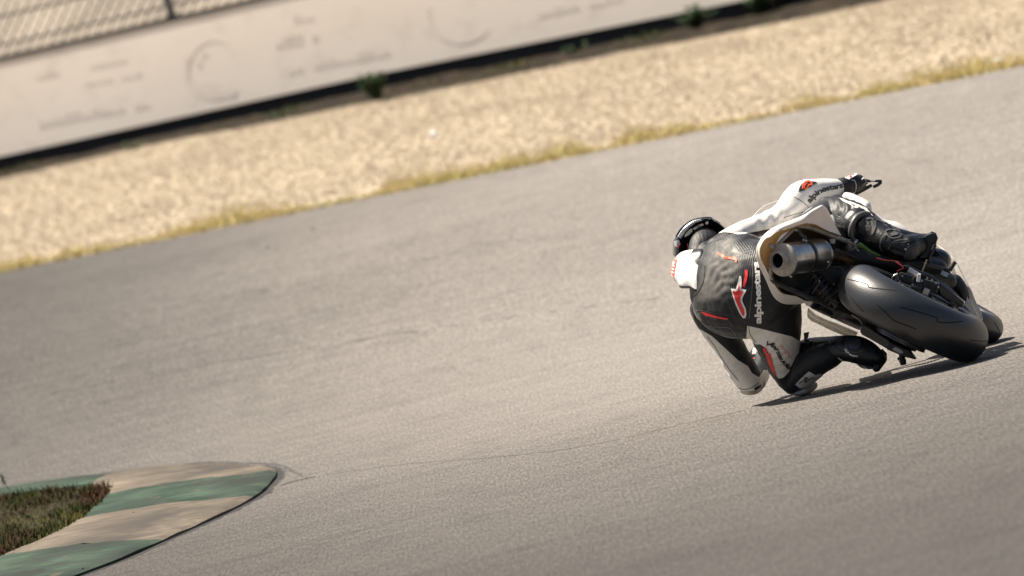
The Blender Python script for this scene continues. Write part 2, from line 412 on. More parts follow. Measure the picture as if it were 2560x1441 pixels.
# ---- grass made of single blades
def blades(name, pts, hmin, hmax, width, material, lean=.5, parent=None, kind='stuff'):
    n = len(pts); pts = np.array(pts); h = rng.uniform(hmin, hmax, n) * pts[:, 3]; a = rng.uniform(0, 6.283, n); w = width * rng.uniform(.6, 1.4, n)
    d = np.stack([np.cos(a), np.sin(a)], 1); side = np.stack([-d[:, 1], d[:, 0]], 1); ln = rng.uniform(.1, lean, n) * h
    def ring(t, ww):
        c = pts[:, :3].copy(); c[:, :2] += d * (ln * t * t)[:, None]; c[:, 2] += h * t * (1 - .15 * t)
        l = c.copy(); l[:, :2] -= side * (w * ww)[:, None]; r = c.copy(); r[:, :2] += side * (w * ww)[:, None]; return l, r
    l0, q0 = ring(0, 1); l1, q1 = ring(.55, .75); tip, _ = ring(1, 0)
    V = np.stack([l0, q0, l1, q1, tip], 1).reshape(-1, 3); base = np.arange(n)[:, None] * 5
    F = np.concatenate([base + np.array([[0, 1, 3]]), base + np.array([[0, 3, 2]]), base + np.array([[2, 3, 4]])], 1).reshape(-1)
    me = bpy.data.meshes.new(name); me.vertices.add(len(V)); me.vertices.foreach_set('co', V.ravel()); me.loops.add(len(F)); me.loops.foreach_set('vertex_index', F)
    me.polygons.add(len(F) // 3); me.polygons.foreach_set('loop_start', np.arange(0, len(F), 3)); me.polygons.foreach_set('loop_total', np.full(len(F) // 3, 3))
    me.update(calc_edges=True); set_attr(me, 'tone', np.repeat(np.clip(pts[:, 4] + rng.normal(0, .16, n), 0, 1), 5))
    o = put(name, me, material, parent); o['kind'] = kind; return o
verge_mat = attr_mat('verge_grass', 'tone', (.58, .46, .25), [(.55, .46, .20), (.48, .44, .16), (.34, .36, .12)])
pts = []
while len(pts) < 22000:
    x = rng.uniform(-6.5, 6.0); dens = .5 + .9 * noise.noise(Vector((x * 1.3, 0, 5))) + .6 * noise.noise(Vector((x * 4, 2, 5)))
    if rng.random() > .35 + max(0, dens): continue
    y = y_edge(x) + abs(rng.normal(0, .85)) * (.4 + max(0, dens)) - .12
    pts.append((x, y, ground(y), .35 + .75 * max(0, dens), .35 + .35 * noise.noise(Vector((x * 2, y, 1)))))
blades('verge_grass', pts, .015, .075, .004, verge_mat)
pts = []
for _ in range(5000):
    x = rng.uniform(-7, 5); y = y_wall(x) - abs(rng.normal(0, .7)) - .12
    k = noise.noise(Vector((x * 1.5, 7, 2)))
    pts.append((x, y, ground(y), max(.25, .6 + k), .55 + .6 * k))
blades('wall_foot_grass', pts, .03, .12, .006, attr_mat('foot_grass', 'tone', (.38, .22, .08), [(.25, .17, .07), (.13, .14, .05), (.06, .11, .04)]))

# ---- barrier wall and catch fence
wall_white, nt, N, L, b = node_mat('wall_paint')
c = ramp(nt, noise_node(nt, mapping(nt, (.5, .5, 1.2)), 1, 5), [(.3, (.84, .765, .68)), (.7, (.89, .82, .74))])
st = ramp(nt, noise_node(nt, mapping(nt, (3, 3, 5), (2, 0, 0)), 1, 4), [(.28, (.84, .83, .82)), (.46, (1, 1, 1))])
L.new(mixc(nt, 'MULTIPLY', .6, c, st), b.inputs['Base Color']); b.inputs['Roughness'].default_value = .55
wall_dark = mat('wall_rubber', (.007, .010, .015), .8, var=.4, vscale=2)
wall_mark = mat('wall_mark', (.79, .72, .64), .6, var=.04, vscale=6, c2=(.85, .775, .695))
xs = [-60, -40, -25, -16] + list(np.linspace(-11, 11, 45)) + [16, 25, 40, 60]
def wall_strip(z0, z1, th, setback=0.0):
    mb = MB(); n = len(xs); v = []
    for x in xs:
        y = y_wall(x) + setback; g = ground(y)
        v += [(x, y, g + z0), (x, y, g + z1), (x, y + th, g + z1), (x, y + th, g + z0)]
    f = [(i * 4 + k, (i + 1) * 4 + k, (i + 1) * 4 + (k + 1) % 4, i * 4 + (k + 1) % 4) for i in range(n - 1) for k in range(4)]
    f += [(0, 1, 2, 3), ((n - 1) * 4 + 3, (n - 1) * 4 + 2, (n - 1) * 4 + 1, (n - 1) * 4)]
    return mb.add(v, f)
WH = 1.085
yw0 = y_wall(0)
wall = empty('barrier_wall', (0, yw0, ground(yw0)))
tag(wall, 'long white painted barrier wall with faded lettering and dark foot', 'wall')
part('wall_face', wall_strip(.175, WH, .30), wall_white, wall, smooth=False)
part('foot', wall_strip(-.06, .175, .24, .10), wall_dark, wall, smooth=False)
part('top_rail', wall_strip(WH, WH + .045, .30, -.015), wall_dark, wall, smooth=False)
def on_wall(px, py, off=.004):
    d = ray(px, py); d = d / d.y; lo, hi = 60., 130.
    for _ in range(50):
        m = (lo + hi) / 2
        if m < y_wall(d.x * m): lo = m
        else: hi = m
    return cam_loc + d * lo - Vector((0, off, 0))
def wall_poly(mb, pts, off=.004): 
    q = [on_wall(x, y, off) for x, y in pts]; i0 = len(mb.v); mb.v += [tuple(p) for p in q]
    for t in tessellate_polygon([[Vector((p.x, p.z, 0)) for p in q]]): mb.f.append(tuple(i0 + i for i in t))
def word(x0, y0, x1, y1, h, n, seed):
    """a faded run of letter-like marks"""
    rnd = random.Random(seed); mb = MB(); d = Vector((x1 - x0, y1 - y0)); Ld = d.length; d.normalize(); nrm = Vector((d.y, -d.x)); x = 0
    w = Ld / n
    for i in range(n):
        if rnd.random() < .12: continue
        c = Vector((x0, y0)) + d * (w * i); hh = h * rnd.choice((.62, .62, .68, 1)); k = w * .24
        for a, e, lo, hi in ((0, k, 0, hh), (w * .5, w * .5 + k, 0, hh * rnd.choice((.6, 1))), (0, w * .7, *(rnd.choice(((0, .22 * hh), (.4 * hh, .6 * hh), (.75 * hh, hh)))))):
            q = [c + d * a + nrm * lo, c + d * e + nrm * lo, c + d * e + nrm * hi, c + d * a + nrm * hi]; wall_poly(mb, [(p.x, p.y) for p in q], .004 + .0006 * rnd.random())
    return mb
for k, a in enumerate([(690, 125, 800, 104, 30, 6), (722, 190, 1000, 134, 26, 13), (90, 200, 150, 188, 22, 4), (225, 175, 320, 156, 20, 6), (215, 215, 375, 190, 16, 9),
                       (100, 322, 380, 268, 26, 13), (1345, 48, 1560, 2, 22, 10), (735, 62, 790, 50, 24, 3)]):
    part('faded_lettering', word(*a, seed=k + 3), wall_mark, wall, smooth=False)
def ring_mark(cx, cy, rx, ry, a0, a1, t0, t1):
    mb = MB(); out = []; inn = []
    for i in range(25):
        a = R(a0 + (a1 - a0) * i / 24); k = math.sin(math.pi * i / 24); tt = t0 + (t1 - t0) * k
        out.append((cx + rx * math.cos(a), cy + ry * math.sin(a))); inn.append((cx + (rx - tt) * math.cos(a), cy + (ry - tt) * math.sin(a)))
    wall_poly(mb, out + inn[::-1]); return mb
part('faded_emblem', ring_mark(535, 180, 78, 72, 40, 215, 2, 20), wall_mark, wall, smooth=False)
part('faded_emblem', ring_mark(535, 175, 66, 75, 150, 330, 1, 6), wall_mark, wall, smooth=False)
part('faded_emblem', ring_mark(1150, 40, 82, 72, 25, 200, 2, 12), wall_mark, wall, smooth=False)
mb = MB(); wall_poly(mb, [(497, 212), (520, 205), (548, 208), (575, 222), (590, 232), (583, 248), (560, 240), (520, 236), (500, 225)], .005); part('faded_emblem', mb, wall_mark, wall, smooth=False)
mb = MB(); wall_poly(mb, [(498, 132), (512, 125), (516, 140), (506, 144)], .005); wall_poly(mb, [(492, 150), (500, 148), (500, 170), (494, 172)], .005); part('faded_emblem', mb, wall_mark, wall, smooth=False)

fence_steel = mat('fence_steel', (.10, .11, .12), .5, .5)
fence_wire = mat('fence_wire', (.22, .22, .22), .45, .6)
fz = ground(yw0)
fence = empty('catch_fence', (0, yw0 + .18, fz + WH)); tag(fence, 'grey wire catch fence with dark posts standing on the barrier wall', 'fence')
pw = on_wall(433, 60); post_x = pw.x
def fy(x): return y_wall(x) + .17
for k in range(-2, 3):
    x = post_x + k * 3.2; y = fy(x); g = ground(y) + WH; mb = MB(); obox(mb, (x, y, g + 1.0), (.035, 0, 0), (0, .035, 0), (0, 0, 1.0)); obox(mb, (x, y, g + .05), (.06, 0, 0), (0, .06, 0), (0, 0, .008))
    part('post', mb, fence_steel, fence, smooth=False)
for h in (.15, .42, .9, 1.4, 1.9):
    mb = MB(); tube(mb, [(x, fy(x) - .04, ground(fy(x)) + WH + h) for x in np.linspace(-8, 8, 33)], .011, 6); part('cable', mb, fence_steel, fence)
mb = MB(); pitch = .12; Hh = 1.95
for s in (1, -1):
    x = -8.0
    while x < 8:
        a = (x, fy(x) - .055 - .004 * s, ground(fy(x)) + WH + .05); x2 = x + s * Hh * .8; e = (x2, fy(x2) - .055 - .004 * s, ground(fy(x2)) + WH + .05 + Hh)
        dx = .010 if s == 1 else .005; v = [(a[0] - dx, a[1], a[2]), (a[0] + dx, a[1], a[2]), (a[0], a[1] + dx * 1.5, a[2]), (e[0] - dx, e[1], e[2]), (e[0] + dx, e[1], e[2]), (e[0], e[1] + dx * 1.5, e[2])]
        mb.add(v, [(0, 1, 4, 3), (1, 2, 5, 4), (2, 0, 3, 5)]); x += pitch
o = part('wire_mesh', mb, fence_wire, fence, smooth=False); o['kind'] = 'stuff'

# ---- weeds along the foot of the wall
leaf_mat = attr_mat('weed_leaf', 'tone', (.025, .055, .028), [(.04, .085, .04), (.08, .12, .055)])
stem_mat = mat('weed_stem', (.10, .11, .05), .8)
def weed(px, py, h, w, n, label, seed):
    rnd = random.Random(seed); base = PG(px, py); base.z = ground(base.y)
    e = empty('weed', base); tag(e, label, 'plant', 'weeds at the foot of the wall')
    st = MB(); lf = MB(); tone = []
    for s in range(max(4, n // 14)):
        a = rnd.uniform(0, 6.28); hh = h * rnd.uniform(.55, 1); d = Vector((math.cos(a), math.sin(a), 0)) * w * rnd.uniform(.2, 1)
        p = [base + d * (t ** 1.3) + Vector((0, 0, hh * t)) for t in (0, .35, .7, 1)]; tube(st, p, [.006, .005, .004, .002], 5)
        for k in range(14):
            t = rnd.uniform(.15, 1); q = base + d * (t ** 1.3) + Vector((0, 0, hh * t)); b_ = rnd.uniform(0, 6.28); l = rnd.uniform(.05, .10) * (h / .3) ** .5
            o1 = Vector((math.cos(b_), math.sin(b_), rnd.uniform(-.2, .7))).normalized(); sd = o1.cross(Vector((0, 0, 1))).normalized() * l * .28
            lf.add([q, q + o1 * l * .5 + sd, q + o1 * l, q + o1 * l * .5 - sd], [(0, 1, 2, 3)]); tone += [rnd.random()] * 4
    part('stem', st, stem_mat, e); o = part('foliage', lf, leaf_mat, e, angle=0); set_attr(o.data, 'tone', tone)
weed(945, 258, .29, .17, 480, 'tall dark green weed rising in front of the white wall, largest of the row', 1)
weed(1745, 80, .24, .22, 300, 'low green weed spreading at the wall foot towards the right', 2)
weed(1905, 45, .28, .28, 420, 'dense green weed at the right end of the wall foot', 3)
weed(1460, 138, .12, .2, 70, 'small flat yellowish green weed midway along the wall foot', 4)
weed(700, 300, .10, .25, 70, 'low creeping weed in the wall shade left of the tall weed', 5)
weed(340, 378, .09, .2, 60, 'leftmost small weed low in the wall shade', 6)

# ---- kerb: painted concrete blocks round a grass island
def kerb_mat(name, base, worn, patch):
    m, nt, N, L, b = node_mat(name)
    c = ramp(nt, noise_node(nt, mapping(nt, (3, 1.2, 8)), 1, 5), [(.36, base), (.64, worn)])
    s = ramp(nt, noise_node(nt, mapping(nt, (3, 8, 70)), 1, 6, .75), [(.36, (.42, .43, .44)), (.6, (1.1, 1.1, 1.1))])
    c = mixc(nt, 'MULTIPLY', .75, c, s)
    p = ramp(nt, noise_node(nt, mapping(nt, (1.6, .7, 3), (4, 0, 0)), 1, 4, .6), [(.36, (0, 0, 0)), (.55, (1, 1, 1))])
    at = N.new('ShaderNodeAttribute'); at.attribute_name = 'wear'; f = N.new('ShaderNodeMath'); f.operation = 'MULTIPLY'; L.new(p, f.inputs[0]); L.new(at.outputs['Fac'], f.inputs[1])
    c = mixc(nt, 'MIX', f.outputs[0], c, patch)
    chip = ramp(nt, noise_node(nt, mapping(nt, (7, 2.2, 30), (1, 5, 2)), 1, 8, .72), [(.60, (0, 0, 0)), (.64, (1, 1, 1))])
    c = mixc(nt, 'MIX', chip, c, (.088, .077, .063))
    L.new(c, b.inputs['Base Color']); b.inputs['Roughness'].default_value = .85; b.inputs['Specular IOR Level'].default_value = .08
    bp = N.new('ShaderNodeBump'); bp.inputs['Strength'].default_value = .5; bp.inputs['Distance'].default_value = .006
    L.new(noise_node(nt, mapping(nt, (9, 9, 110)), 1, 4), bp.inputs['Height']); L.new(bp.outputs[0], b.inputs['Normal']); return m
k_green = kerb_mat('kerb_green', (.020, .042, .030), (.066, .104, .074), (.032, .038, .034))
k_light = kerb_mat('kerb_light', (.135, .112, .088), (.205, .172, .135), (.066, .060, .053))
ZO, ZI = .012, .075
def KO(*p): return [PG(x, y, ZO) for x, y in p]
def KI(*p): return [PG(x, y, ZI) for x, y in p]
kerb_rows = [
    (k_green, KO((-170, 1560), (0, 1513), (180, 1441), (300, 1396), (407, 1349)), KI((-300, 1490), (-200, 1458), (-120, 1430), (-60, 1410), (0, 1389))),
    (k_light, KO((407, 1349), (470, 1321), (530, 1294), (585, 1268), (632, 1243)), KI((0, 1389), (62, 1364), (120, 1338), (170, 1314), (207, 1294))),
    (k_green, KO((632, 1243), (656, 1226), (676, 1205), (688, 1190), (691, 1180)), KI((207, 1294), (232, 1272), (250, 1256), (262, 1245), (270, 1236))),
    (k_light, KO((691, 1180), (684, 1171), (660, 1166), (600, 1163), (520, 1163), (430, 1166), (350, 1173), (288, 1183)), KI((270, 1236), (274, 1231), (275, 1227), (273, 1222), (267, 1217), (256, 1213), (245, 1212), (230, 1212))),
    (k_green, KO((288, 1183), (220, 1190), (130, 1202), (40, 1216), (-120, 1240)), KI((230, 1212), (170, 1216), (90, 1226), (0, 1239), (-140, 1262))),
]
kb = empty('kerb', (-1.9, 45, 0)); kb['kind'] = 'structure'
outer_all = []; inner_all = []
for m, O, I in kerb_rows:
    n = 22; o_ = cr(O, n); i_ = cr(I, n); outer_all += o_; inner_all += i_
    mb = MB(); rows = []
    prof = [(0, -.05), (0, 0), (.04, .012), (.1, .017), (.18, .023), (.25, .028), (.33, .034), (.42, .041), (.5, .046), (.58, .05), (.66, .054), (.75, .058), (.83, .060), (.92, .062), (1, .063), (1, -.05)]
    for ii, (a, c) in enumerate(zip(o_, i_)):
        a = Vector(a); c = Vector(c); dd = Vector(o_[min(ii + 1, n - 1)]) - Vector(o_[max(ii - 1, 0)]); dd.z = 0; dd.normalize()
        rows += [Vector((a.x + (c.x - a.x) * t, a.y + (c.y - a.y) * t + (.16 * noise.noise(Vector((t * 9, len(outer_all) * .37 if ii == n - 1 else (len(outer_all) - n) * .37, 0))) if ii in (0, n - 1) and 0 < t < 1 else 0), ground(a.y + (c.y - a.y) * t) + max(-.03, ZO + z + .006 * noise.noise(Vector((a.x * 3, a.y * 2, t * 3)))))) for t, z in prof]
    k = len(prof); f = [(i * k + j, (i + 1) * k + j, (i + 1) * k + j + 1, i * k + j + 1) for i in range(n - 1) for j in range(k - 1)]
    f += [tuple(range(k)), tuple(reversed(range((n - 1) * k, n * k)))]
    mb.add(rows, f); ko = part('kerb_block', mb, m, kb, angle=50); fixnormals(ko); set_attr(ko.data, 'wear', [min(1, max(.12, 1.15 - abs(t - .28) * 1.5)) for _ in range(n) for t, z in prof])
# crumbled dark joint between kerb and asphalt
joint = mat('crumbled_joint', (.014, .014, .014), .95, var=.6, vscale=30)
mb = MB(); n = len(outer_all); v = []; f = []
for i, p in enumerate(outer_all):
    q = Vector(outer_all[min(i + 1, n - 1)]) - Vector(outer_all[max(i - 1, 0)]); q.z = 0; q.normalize() if q.length > 1e-6 else None
    o_ = Vector((q.y, -q.x, 0)); w = .012 + .03 * (1 + noise.noise(Vector((i * .45, 0, 0)))) * random.uniform(.4, 1.2); p = Vector(p)
    v += [(p.x - o_.x * .01, p.y - o_.y * .01, ground(p.y) + .0016), (p.x + o_.x * w, p.y + o_.y * w, ground(p.y + o_.y * w) + .0012)]
f = [(2 * i, 2 * i + 1, 2 * i + 3, 2 * i + 2) for i in range(n - 1)]
mb.add(v, f); part('joint', mb, joint, kb)
sm = mat('rubber_smear', (.045, .043, .04), .9, var=.45, vscale=14, stretch=(1, .3, 1))
for k, (pts, w) in enumerate([([(560, 1160), (640, 1159), (690, 1166), (712, 1182), (700, 1205), (672, 1228)], .16), ([(640, 1158), (700, 1164), (735, 1180), (760, 1192)], .14), ([(450, 1162), (520, 1157), (600, 1156)], .10), ([(700, 1215), (730, 1205), (790, 1192)], .10)]):
    q = cr([PG(x, y, 0) for x, y in pts], 60); v = []
    for i, pp in enumerate(q):
        ww = w * math.sin(math.pi * min(1, max(0, i / 59))) ** .6 * (.35 + .8 * random.random()); v += [(pp[0], pp[1] - ww, ground(pp[1] - ww) + .0016 + .0002 * k), (pp[0], pp[1] + ww, ground(pp[1] + ww) + .0016 + .0002 * k)]
    mb = MB(); mb.add(v, [(2 * i, 2 * i + 2, 2 * i + 3, 2 * i + 1) for i in range(59)]); part('rubber_smear', mb, sm, kb)
# grass island
ip = [Vector(p) for p in inner_all][::4]; ip.append(Vector((-3.9, 49.5, .07))); ip = [Vector((p.x, p.y, ground(p.y) + .06)) for p in ip]
mb = MB(); tris = tessellate_polygon([[Vector((p.x, p.y, 0)) for p in ip]]); mb.add(ip, [tuple(t) for t in tris]); o = part('grass_island', mb, mat('island_soil', (.035, .03, .018), 1.0, spec=.04, var=.6, vscale=9)); o['kind'] = 'structure'; fixnormals(o)
island_np = np.array([(p.x, p.y) for p in ip]); lo, hi = island_np.min(0), island_np.max(0)
q = rng.uniform(lo, hi, (60000, 2)); sd = sdf_poly(q[:, 0], q[:, 1], island_np); q = q[sd > -.02]; q = q[q[:, 0] > -3.9]; q = q[:26000]
pts = []
for x, y in q:
    k = noise.noise(Vector((x * 5, y * 1.2, 0))); pts.append((x, y, ground(y) + .055, .45 + .5 * (k + .6), .58 + 1.0 * noise.noise(Vector((x * 3.5, y * .7, 9)))))
blades('island_grass', pts, .006, .075, .0026, attr_mat('island_grass', 'tone', (.075, .034, .02), [(.062, .04, .02), (.05, .05, .015), (.025, .046, .012), (.11, .10, .028)]), lean=.9)
# dry stalk at the left edge
st = PG(22, 1225, .06); e = MB(); tube(e, [st, st + Vector((-.01, 0, .035)), st + Vector((-.018, 0, .075))], [.0022, .0018, .001], 5)
for k in range(7):
    p = st + Vector((-.018 + .006 * math.sin(k * 2), 0, .03 + .007 * k)); e.add([p, p + Vector((.008, 0, .006)), p + Vector((.003, .002, .014)), p + Vector((-.006, 0, .008))], [(0, 1, 2, 3)])
tag(part('dry_stalk', e, stem_mat), 'single dry weed stalk standing above the grass at the left picture edge', 'plant')
# small loose stones
def pebble(px, py, r, label, m, z=None, sq=.7, name='pebble'):
    p = PG(px, py, z or 0); s = np.array([r, r * .9, r * sq]); rs = np.random.default_rng(int(px))
    vv = iv * s * rs.uniform(.8, 1.2, (len(iv), 1)) + np.array([p.x, p.y, p.z + r * sq * .8]); mb = MB(); mb.add(vv, [tuple(q) for q in iff])
    tag(part(name, mb, m, smooth=False), label, 'stone', 'loose stones')
peb = mat('pebble_dark', (.03, .03, .03), .9); pebw = mat('pebble_white', (.85, .83, .8), .6)
pebble(1085, 349, .045, 'round white stone lying alone on the gravel', pebw, sq=.9)
pebble(2495, 160, .035, 'pale stone in the gravel near the right picture edge', pebw)
pebble(669, 621, .012, 'dark pebble on the asphalt left of the rider', peb)
pebble(781, 577, .010, 'smaller dark pebble on the asphalt near the far verge', peb)
pebble(334, 1284, .006, 'black crumb of rubber on the pale kerb block', peb, z=.06)
pebble(168, 1326, .005, 'dark crumb on the kerb beside the grass island', peb, z=.07)
pebble(207, 1424, .006, 'dark crumb on the nearest green kerb block', peb, z=.04)
# tar seams and tyre scuffs in the asphalt
tar = mat('tar_seam', (.085, .077, .068), .8, var=.4, vscale=20)
trk = bpy.data.objects['asphalt_track']
def seam(pts, w, jit=.35, seed=0, gap=.25):
    rnd = random.Random(seed); q = cr([PG(x, y) for x, y in pts], 90); mb = MB(); v = []; f = []; run = 0
    for i, p in enumerate(q):
        ww = w * rnd.uniform(.2, 1.0) * (0 if noise.noise(Vector((i * .21, seed, 0))) > gap else 1); j = w * jit * noise.noise(Vector((i * .7, 3, seed))) * 6
        v += [(p[0], p[1] + j - ww, p[2] + .001), (p[0], p[1] + j + ww, p[2] + .001)]
    f = [(2 * i, 2 * i + 2, 2 * i + 3, 2 * i + 1) for i in range(len(q) - 1)]
    mb.add(v, f); o = part('tar_seam', mb, tar, trk, smooth=False)
seam([(760, 1195), (1000, 1162), (1250, 1142), (1480, 1112), (1700, 1062), (1880, 1022)], .055, seed=1, gap=.25)
seam([(120, 985), (500, 915), (900, 850), (1300, 790), (1650, 745)], .05, seed=8, gap=.05)
seam([(1640, 1280), (1720, 1262), (1840, 1235), (1930, 1212), (2200, 1150)], .045, seed=2, gap=.1)
seam([(300, 790), (800, 700), (1300, 600)], .06, seed=11, gap=-.05)
seam([(2480, 733), (2560, 716)], .02, seed=4, gap=0)
seam([(800, 1180), (760, 1190), (720, 1200), (690, 1210)], .03, seed=6, gap=.6)

# ------------------------------------------------------------------ the motorcycle
LEAN, YAW = R(51), R(5.0)
AX = P(2285, 793, 40)
Fd = Vector((math.sin(YAW), math.cos(YAW), 0)); Rr = Vector((math.cos(YAW), -math.sin(YAW), 0)); Zz = Vector((0, 0, 1))
Up = math.cos(LEAN) * Zz - math.sin(LEAN) * Rr; Sd = math.cos(LEAN) * Rr + math.sin(LEAN) * Zz
AX.z = .235 * math.cos(LEAN) + math.hypot(.09 * math.cos(LEAN), .097 * math.sin(LEAN)) + .001
def Lc(s, u, f): return AX + Sd * s + Up * u + Fd * f
def B(px, py, f):
    """point on the bike's cross plane f metres ahead of the rear axle"""
    d = ray(px, py); t = (AX + Fd * f - cam_loc).dot(Fd) / d.dot(Fd); return cam_loc + d * t
def M(px): return px * 40.0 / FPX
bike = empty('motorcycle', (AX.x, AX.y, 0))
tag(bike, 'white and black racing motorcycle leaned far left through the corner, tail towards the viewer', 'motorcycle')

def wheel(name_t, c, fdir, sdir, udir, ring, aS, aR, rim_r, rim_m):
    """tyre and rim of revolution about sdir"""
    prof = [(aS * math.sin(R(t)), ring + aR * math.cos(R(t))) for t in range(-112, 113, 8)]
    prof = [(-aS * .55, rim_r - .004)] + [(-aS * .72, rim_r)] + prof + [(aS * .72, rim_r), (aS * .55, rim_r - .004)]
    mb = MB(); lathe(mb, c, sdir, prof, 96); ty = part(name_t, mb, tyre_rubber, bike, angle=60)
    mb = MB(); w = aS * .74; lathe(mb, c, sdir, [(-w, rim_r + .006), (-w - .002, rim_r - .012), (-w + .012, rim_r - .022), (-.02, rim_r - .035), (.02, rim_r - .035), (w - .012, rim_r - .022), (w + .002, rim_r - .012), (w, rim_r + .006)], 64)
    rm = part('rim', mb, rim_m, ty)
    mb = MB(); lathe(mb, c, sdir, [(-.06, .001), (-.06, .035), (.06, .035), (.06, .001)], 24); part('hub', mb, dark_metal, ty)
    for k in range(5):
        a = R(72 * k + 15); d = fdir * math.cos(a) + udir * math.sin(a); t = sdir.cross(d); mb = MB(); r1 = rim_r - .03
        obox(mb, c + d * (.03 + r1) / 2, d * (r1 - .025) / 2, t * .012, sdir * .014); part('spoke', mb, rim_m, ty, smooth=False, bevel=.004)
    return ty
rim_mat = mat('rim_black', (.02, .02, .022), .35, .5)
rear = wheel('rear_tyre', AX, Fd, Sd, Up, .235, .097, .09, .205, rim_mat)
# steering a touch into the turn
fu = (.235 * math.cos(LEAN) + .060 + .001 - AX.z) / math.cos(LEAN)
FA = Lc(0, fu, 1.40)
front = wheel('front_tyre', FA, Fd, Sd, Up, .235, .062, .060, .205, rim_mat)
# moulded tread cuts of the rear tyre
def tyre_pt(c, th, ss, ring=.235, aS=.097, aR=.09, off=.0006):
    """th: angle round the wheel from the top towards the viewer; ss: -1..1 across the tread"""
    t = ss * R(105); rad = ring + (aR + off) * math.cos(t); d = Up * math.cos(th) - Fd * math.sin(th); return c + d * rad + Sd * ((aS + off) * math.sin(t))
def groove(pts, w, parent, c=AX, **k):
    q = cr(pts, 26); mb = MB(); v = []
    for i, (a, s) in enumerate(q):
        a0, s0 = q[max(i - 1, 0)]; a1, s1 = q[min(i + 1, len(q) - 1)]; da, ds = (a1 - a0) * .3, (s1 - s0) * .18; l = math.hypot(da, ds) or 1
        ww = w * min(1, .25 + 1.6 * min(i, len(q) - 1 - i) / 8); na, ns = -ds / l * ww / .3, da / l * ww / .18
        v += [tyre_pt(c, R(a) + na, s + ns, **k), tyre_pt(c, R(a) - na, s - ns, **k)]
    mb.add(v, [(2 * i, 2 * i + 1, 2 * i + 3, 2 * i + 2) for i in range(len(q) - 1)]); part('tread_groove', mb, groove_black, parent)
# brake disc, sprocket and caliper side of the rear wheel
mb = MB(); lathe(mb, Lc(.085, 0, 0), Sd, [(0, .06), (0, .11), (.005, .11), (.005, .06)], 48, True); part('brake_disc', mb, steel, bike)
mb = MB(); ax_, a_, b_ = axis_frame(Sd); c0 = Lc(-.112, 0, 0); nT = 42; v = []; f = []
for k in range(nT * 2):
    r_ = .103 if k % 2 else .096; t = math.pi * k / nT
    v += [c0 + a_ * r_ * math.cos(t) + b_ * r_ * math.sin(t), c0 + Sd * .006 + a_ * r_ * math.cos(t) + b_ * r_ * math.sin(t)]
n2 = nT * 2; f = [(2 * k, 2 * ((k + 1) % n2), 2 * ((k + 1) % n2) + 1, 2 * k + 1) for k in range(n2)] + [tuple(2 * k + 1 for k in range(n2)), tuple(2 * k for k in reversed(range(n2)))]
mb.add(v, f); part('sprocket', mb, dark_metal, bike, smooth=False)

# chain: links on the left run
chain_m = mat('chain_steel', (.10, .10, .10), .35, .9)
lk = MB(); obox(lk, (0, 0, 0), (.0075, 0, 0), (0, .0018, 0), (0, 0, .005)); obox(lk, (0, .012, 0), (.0075, 0, 0), (0, .0018, 0), (0, 0, .005)); cyl(lk, (0, -.003, 0), (0, .015, 0), .0042, 8)
lkm = mesh('chain_link', lk.v, lk.f, False); lkm.materials.append(chain_m)
nk = 46; rc_ = .104
for i in range(nk):
    a = R(-95 + 190 * i / (nk - 1)); d = -Fd * math.cos(a) + Up * math.sin(a); t = Fd * math.sin(a) + Up * math.cos(a)
    o = bpy.data.objects.new('chain_link', lkm); col.objects.link(o); o.parent = bike
    k = 1.0 if i % 2 else .72; y_ = Sd * -1
    o.matrix_local = Matrix.Translation(AX + Sd * (-.104 - (.006 if i % 2 else .008)) + d * rc_ - bike.location) @ Matrix((t, y_ * k, t.cross(y_))).transposed().to_4x4()
# left swingarm arm, axle block and stand bobbin
def plate(name, pts, f, th, m, bevel=.003, parent=None):
    mb = MB(); prism(mb, [B(x, y, f) for x, y in pts], Fd * th); o = part(name, mb, m, parent or bike, smooth=False, bevel=bevel); fixnormals(o); return o
def rod(name, pts, r, m, n=None, parent=None, seg=12):
    """pts rows: px, py, f"""
    mb = MB(); tube(mb, [B(*p) for p in pts], r, seg, n); return part(name, mb, m, parent or bike, angle=60)
plate('swingarm', [(2151, 823), (2154, 812), (2163, 812), (2200, 836), (2225, 851), (2221, 872), (2214, 871), (2178, 850), (2154, 837), (2150, 830)], -.04, .12, black_gloss, .005)
ab = plate('axle_block', [(2221, 853), (2272, 876), (2290, 900), (2262, 893), (2216, 874)], -.07, .12, black_plastic, .004)
plate('slot', [(2234, 870), (2239, 868), (2256, 877), (2258, 883), (2252, 885), (2235, 877), (2231, 873)], -.074, .003, mat('slot_grey', (.42, .41, .38), .5), .0, ab)
mb = MB(); a, b_ = B(2254, 886, .0), B(2256, 900, .0); cyl(mb, a, b_, .012, 14); cyl(mb, b_, B(2259, 913, .0), .0155, 18, .012); cyl(mb, B(2252, 892, .0), B(2254, 899, .0), .016, 18); part('stand_bobbin', mb, black_plastic, bike, angle=40)
plate('chain_guard', [(2160, 806), (2196, 817), (2288, 858), (2290, 880), (2268, 876), (2220, 858), (2160, 818)], .06, .02, engine_black)
rod('brake_hose', [(2130, 788, .1), (2148, 800, .06), (2156, 812, 0)], .003, frame_grey, 10)

# dark mass of engine, airbox and inner mudguard behind the open tail
engine = blob([limb([(1990, 655, .30, 72, .10), (2050, 680, .34, 72, .14), (2110, 715, .40, 70, .16), (2190, 730, .45, 80, .18), (2280, 712, .5, 50, .18), (2345, 705, .55, 30, .15)], 16),
               limb([(2120, 640, .38, 40, .12), (2230, 655, .42, 34, .14), (2340, 668, .46, 26, .12)], 10),
               limb([(2090, 768, .42, 24, .1), (2150, 796, .45, 26, .14), (2230, 815, .45, 34, .14), (2320, 785, .5, 50, .14)], 12)], .014, 3)
put('engine', engine, engine_black, bike)
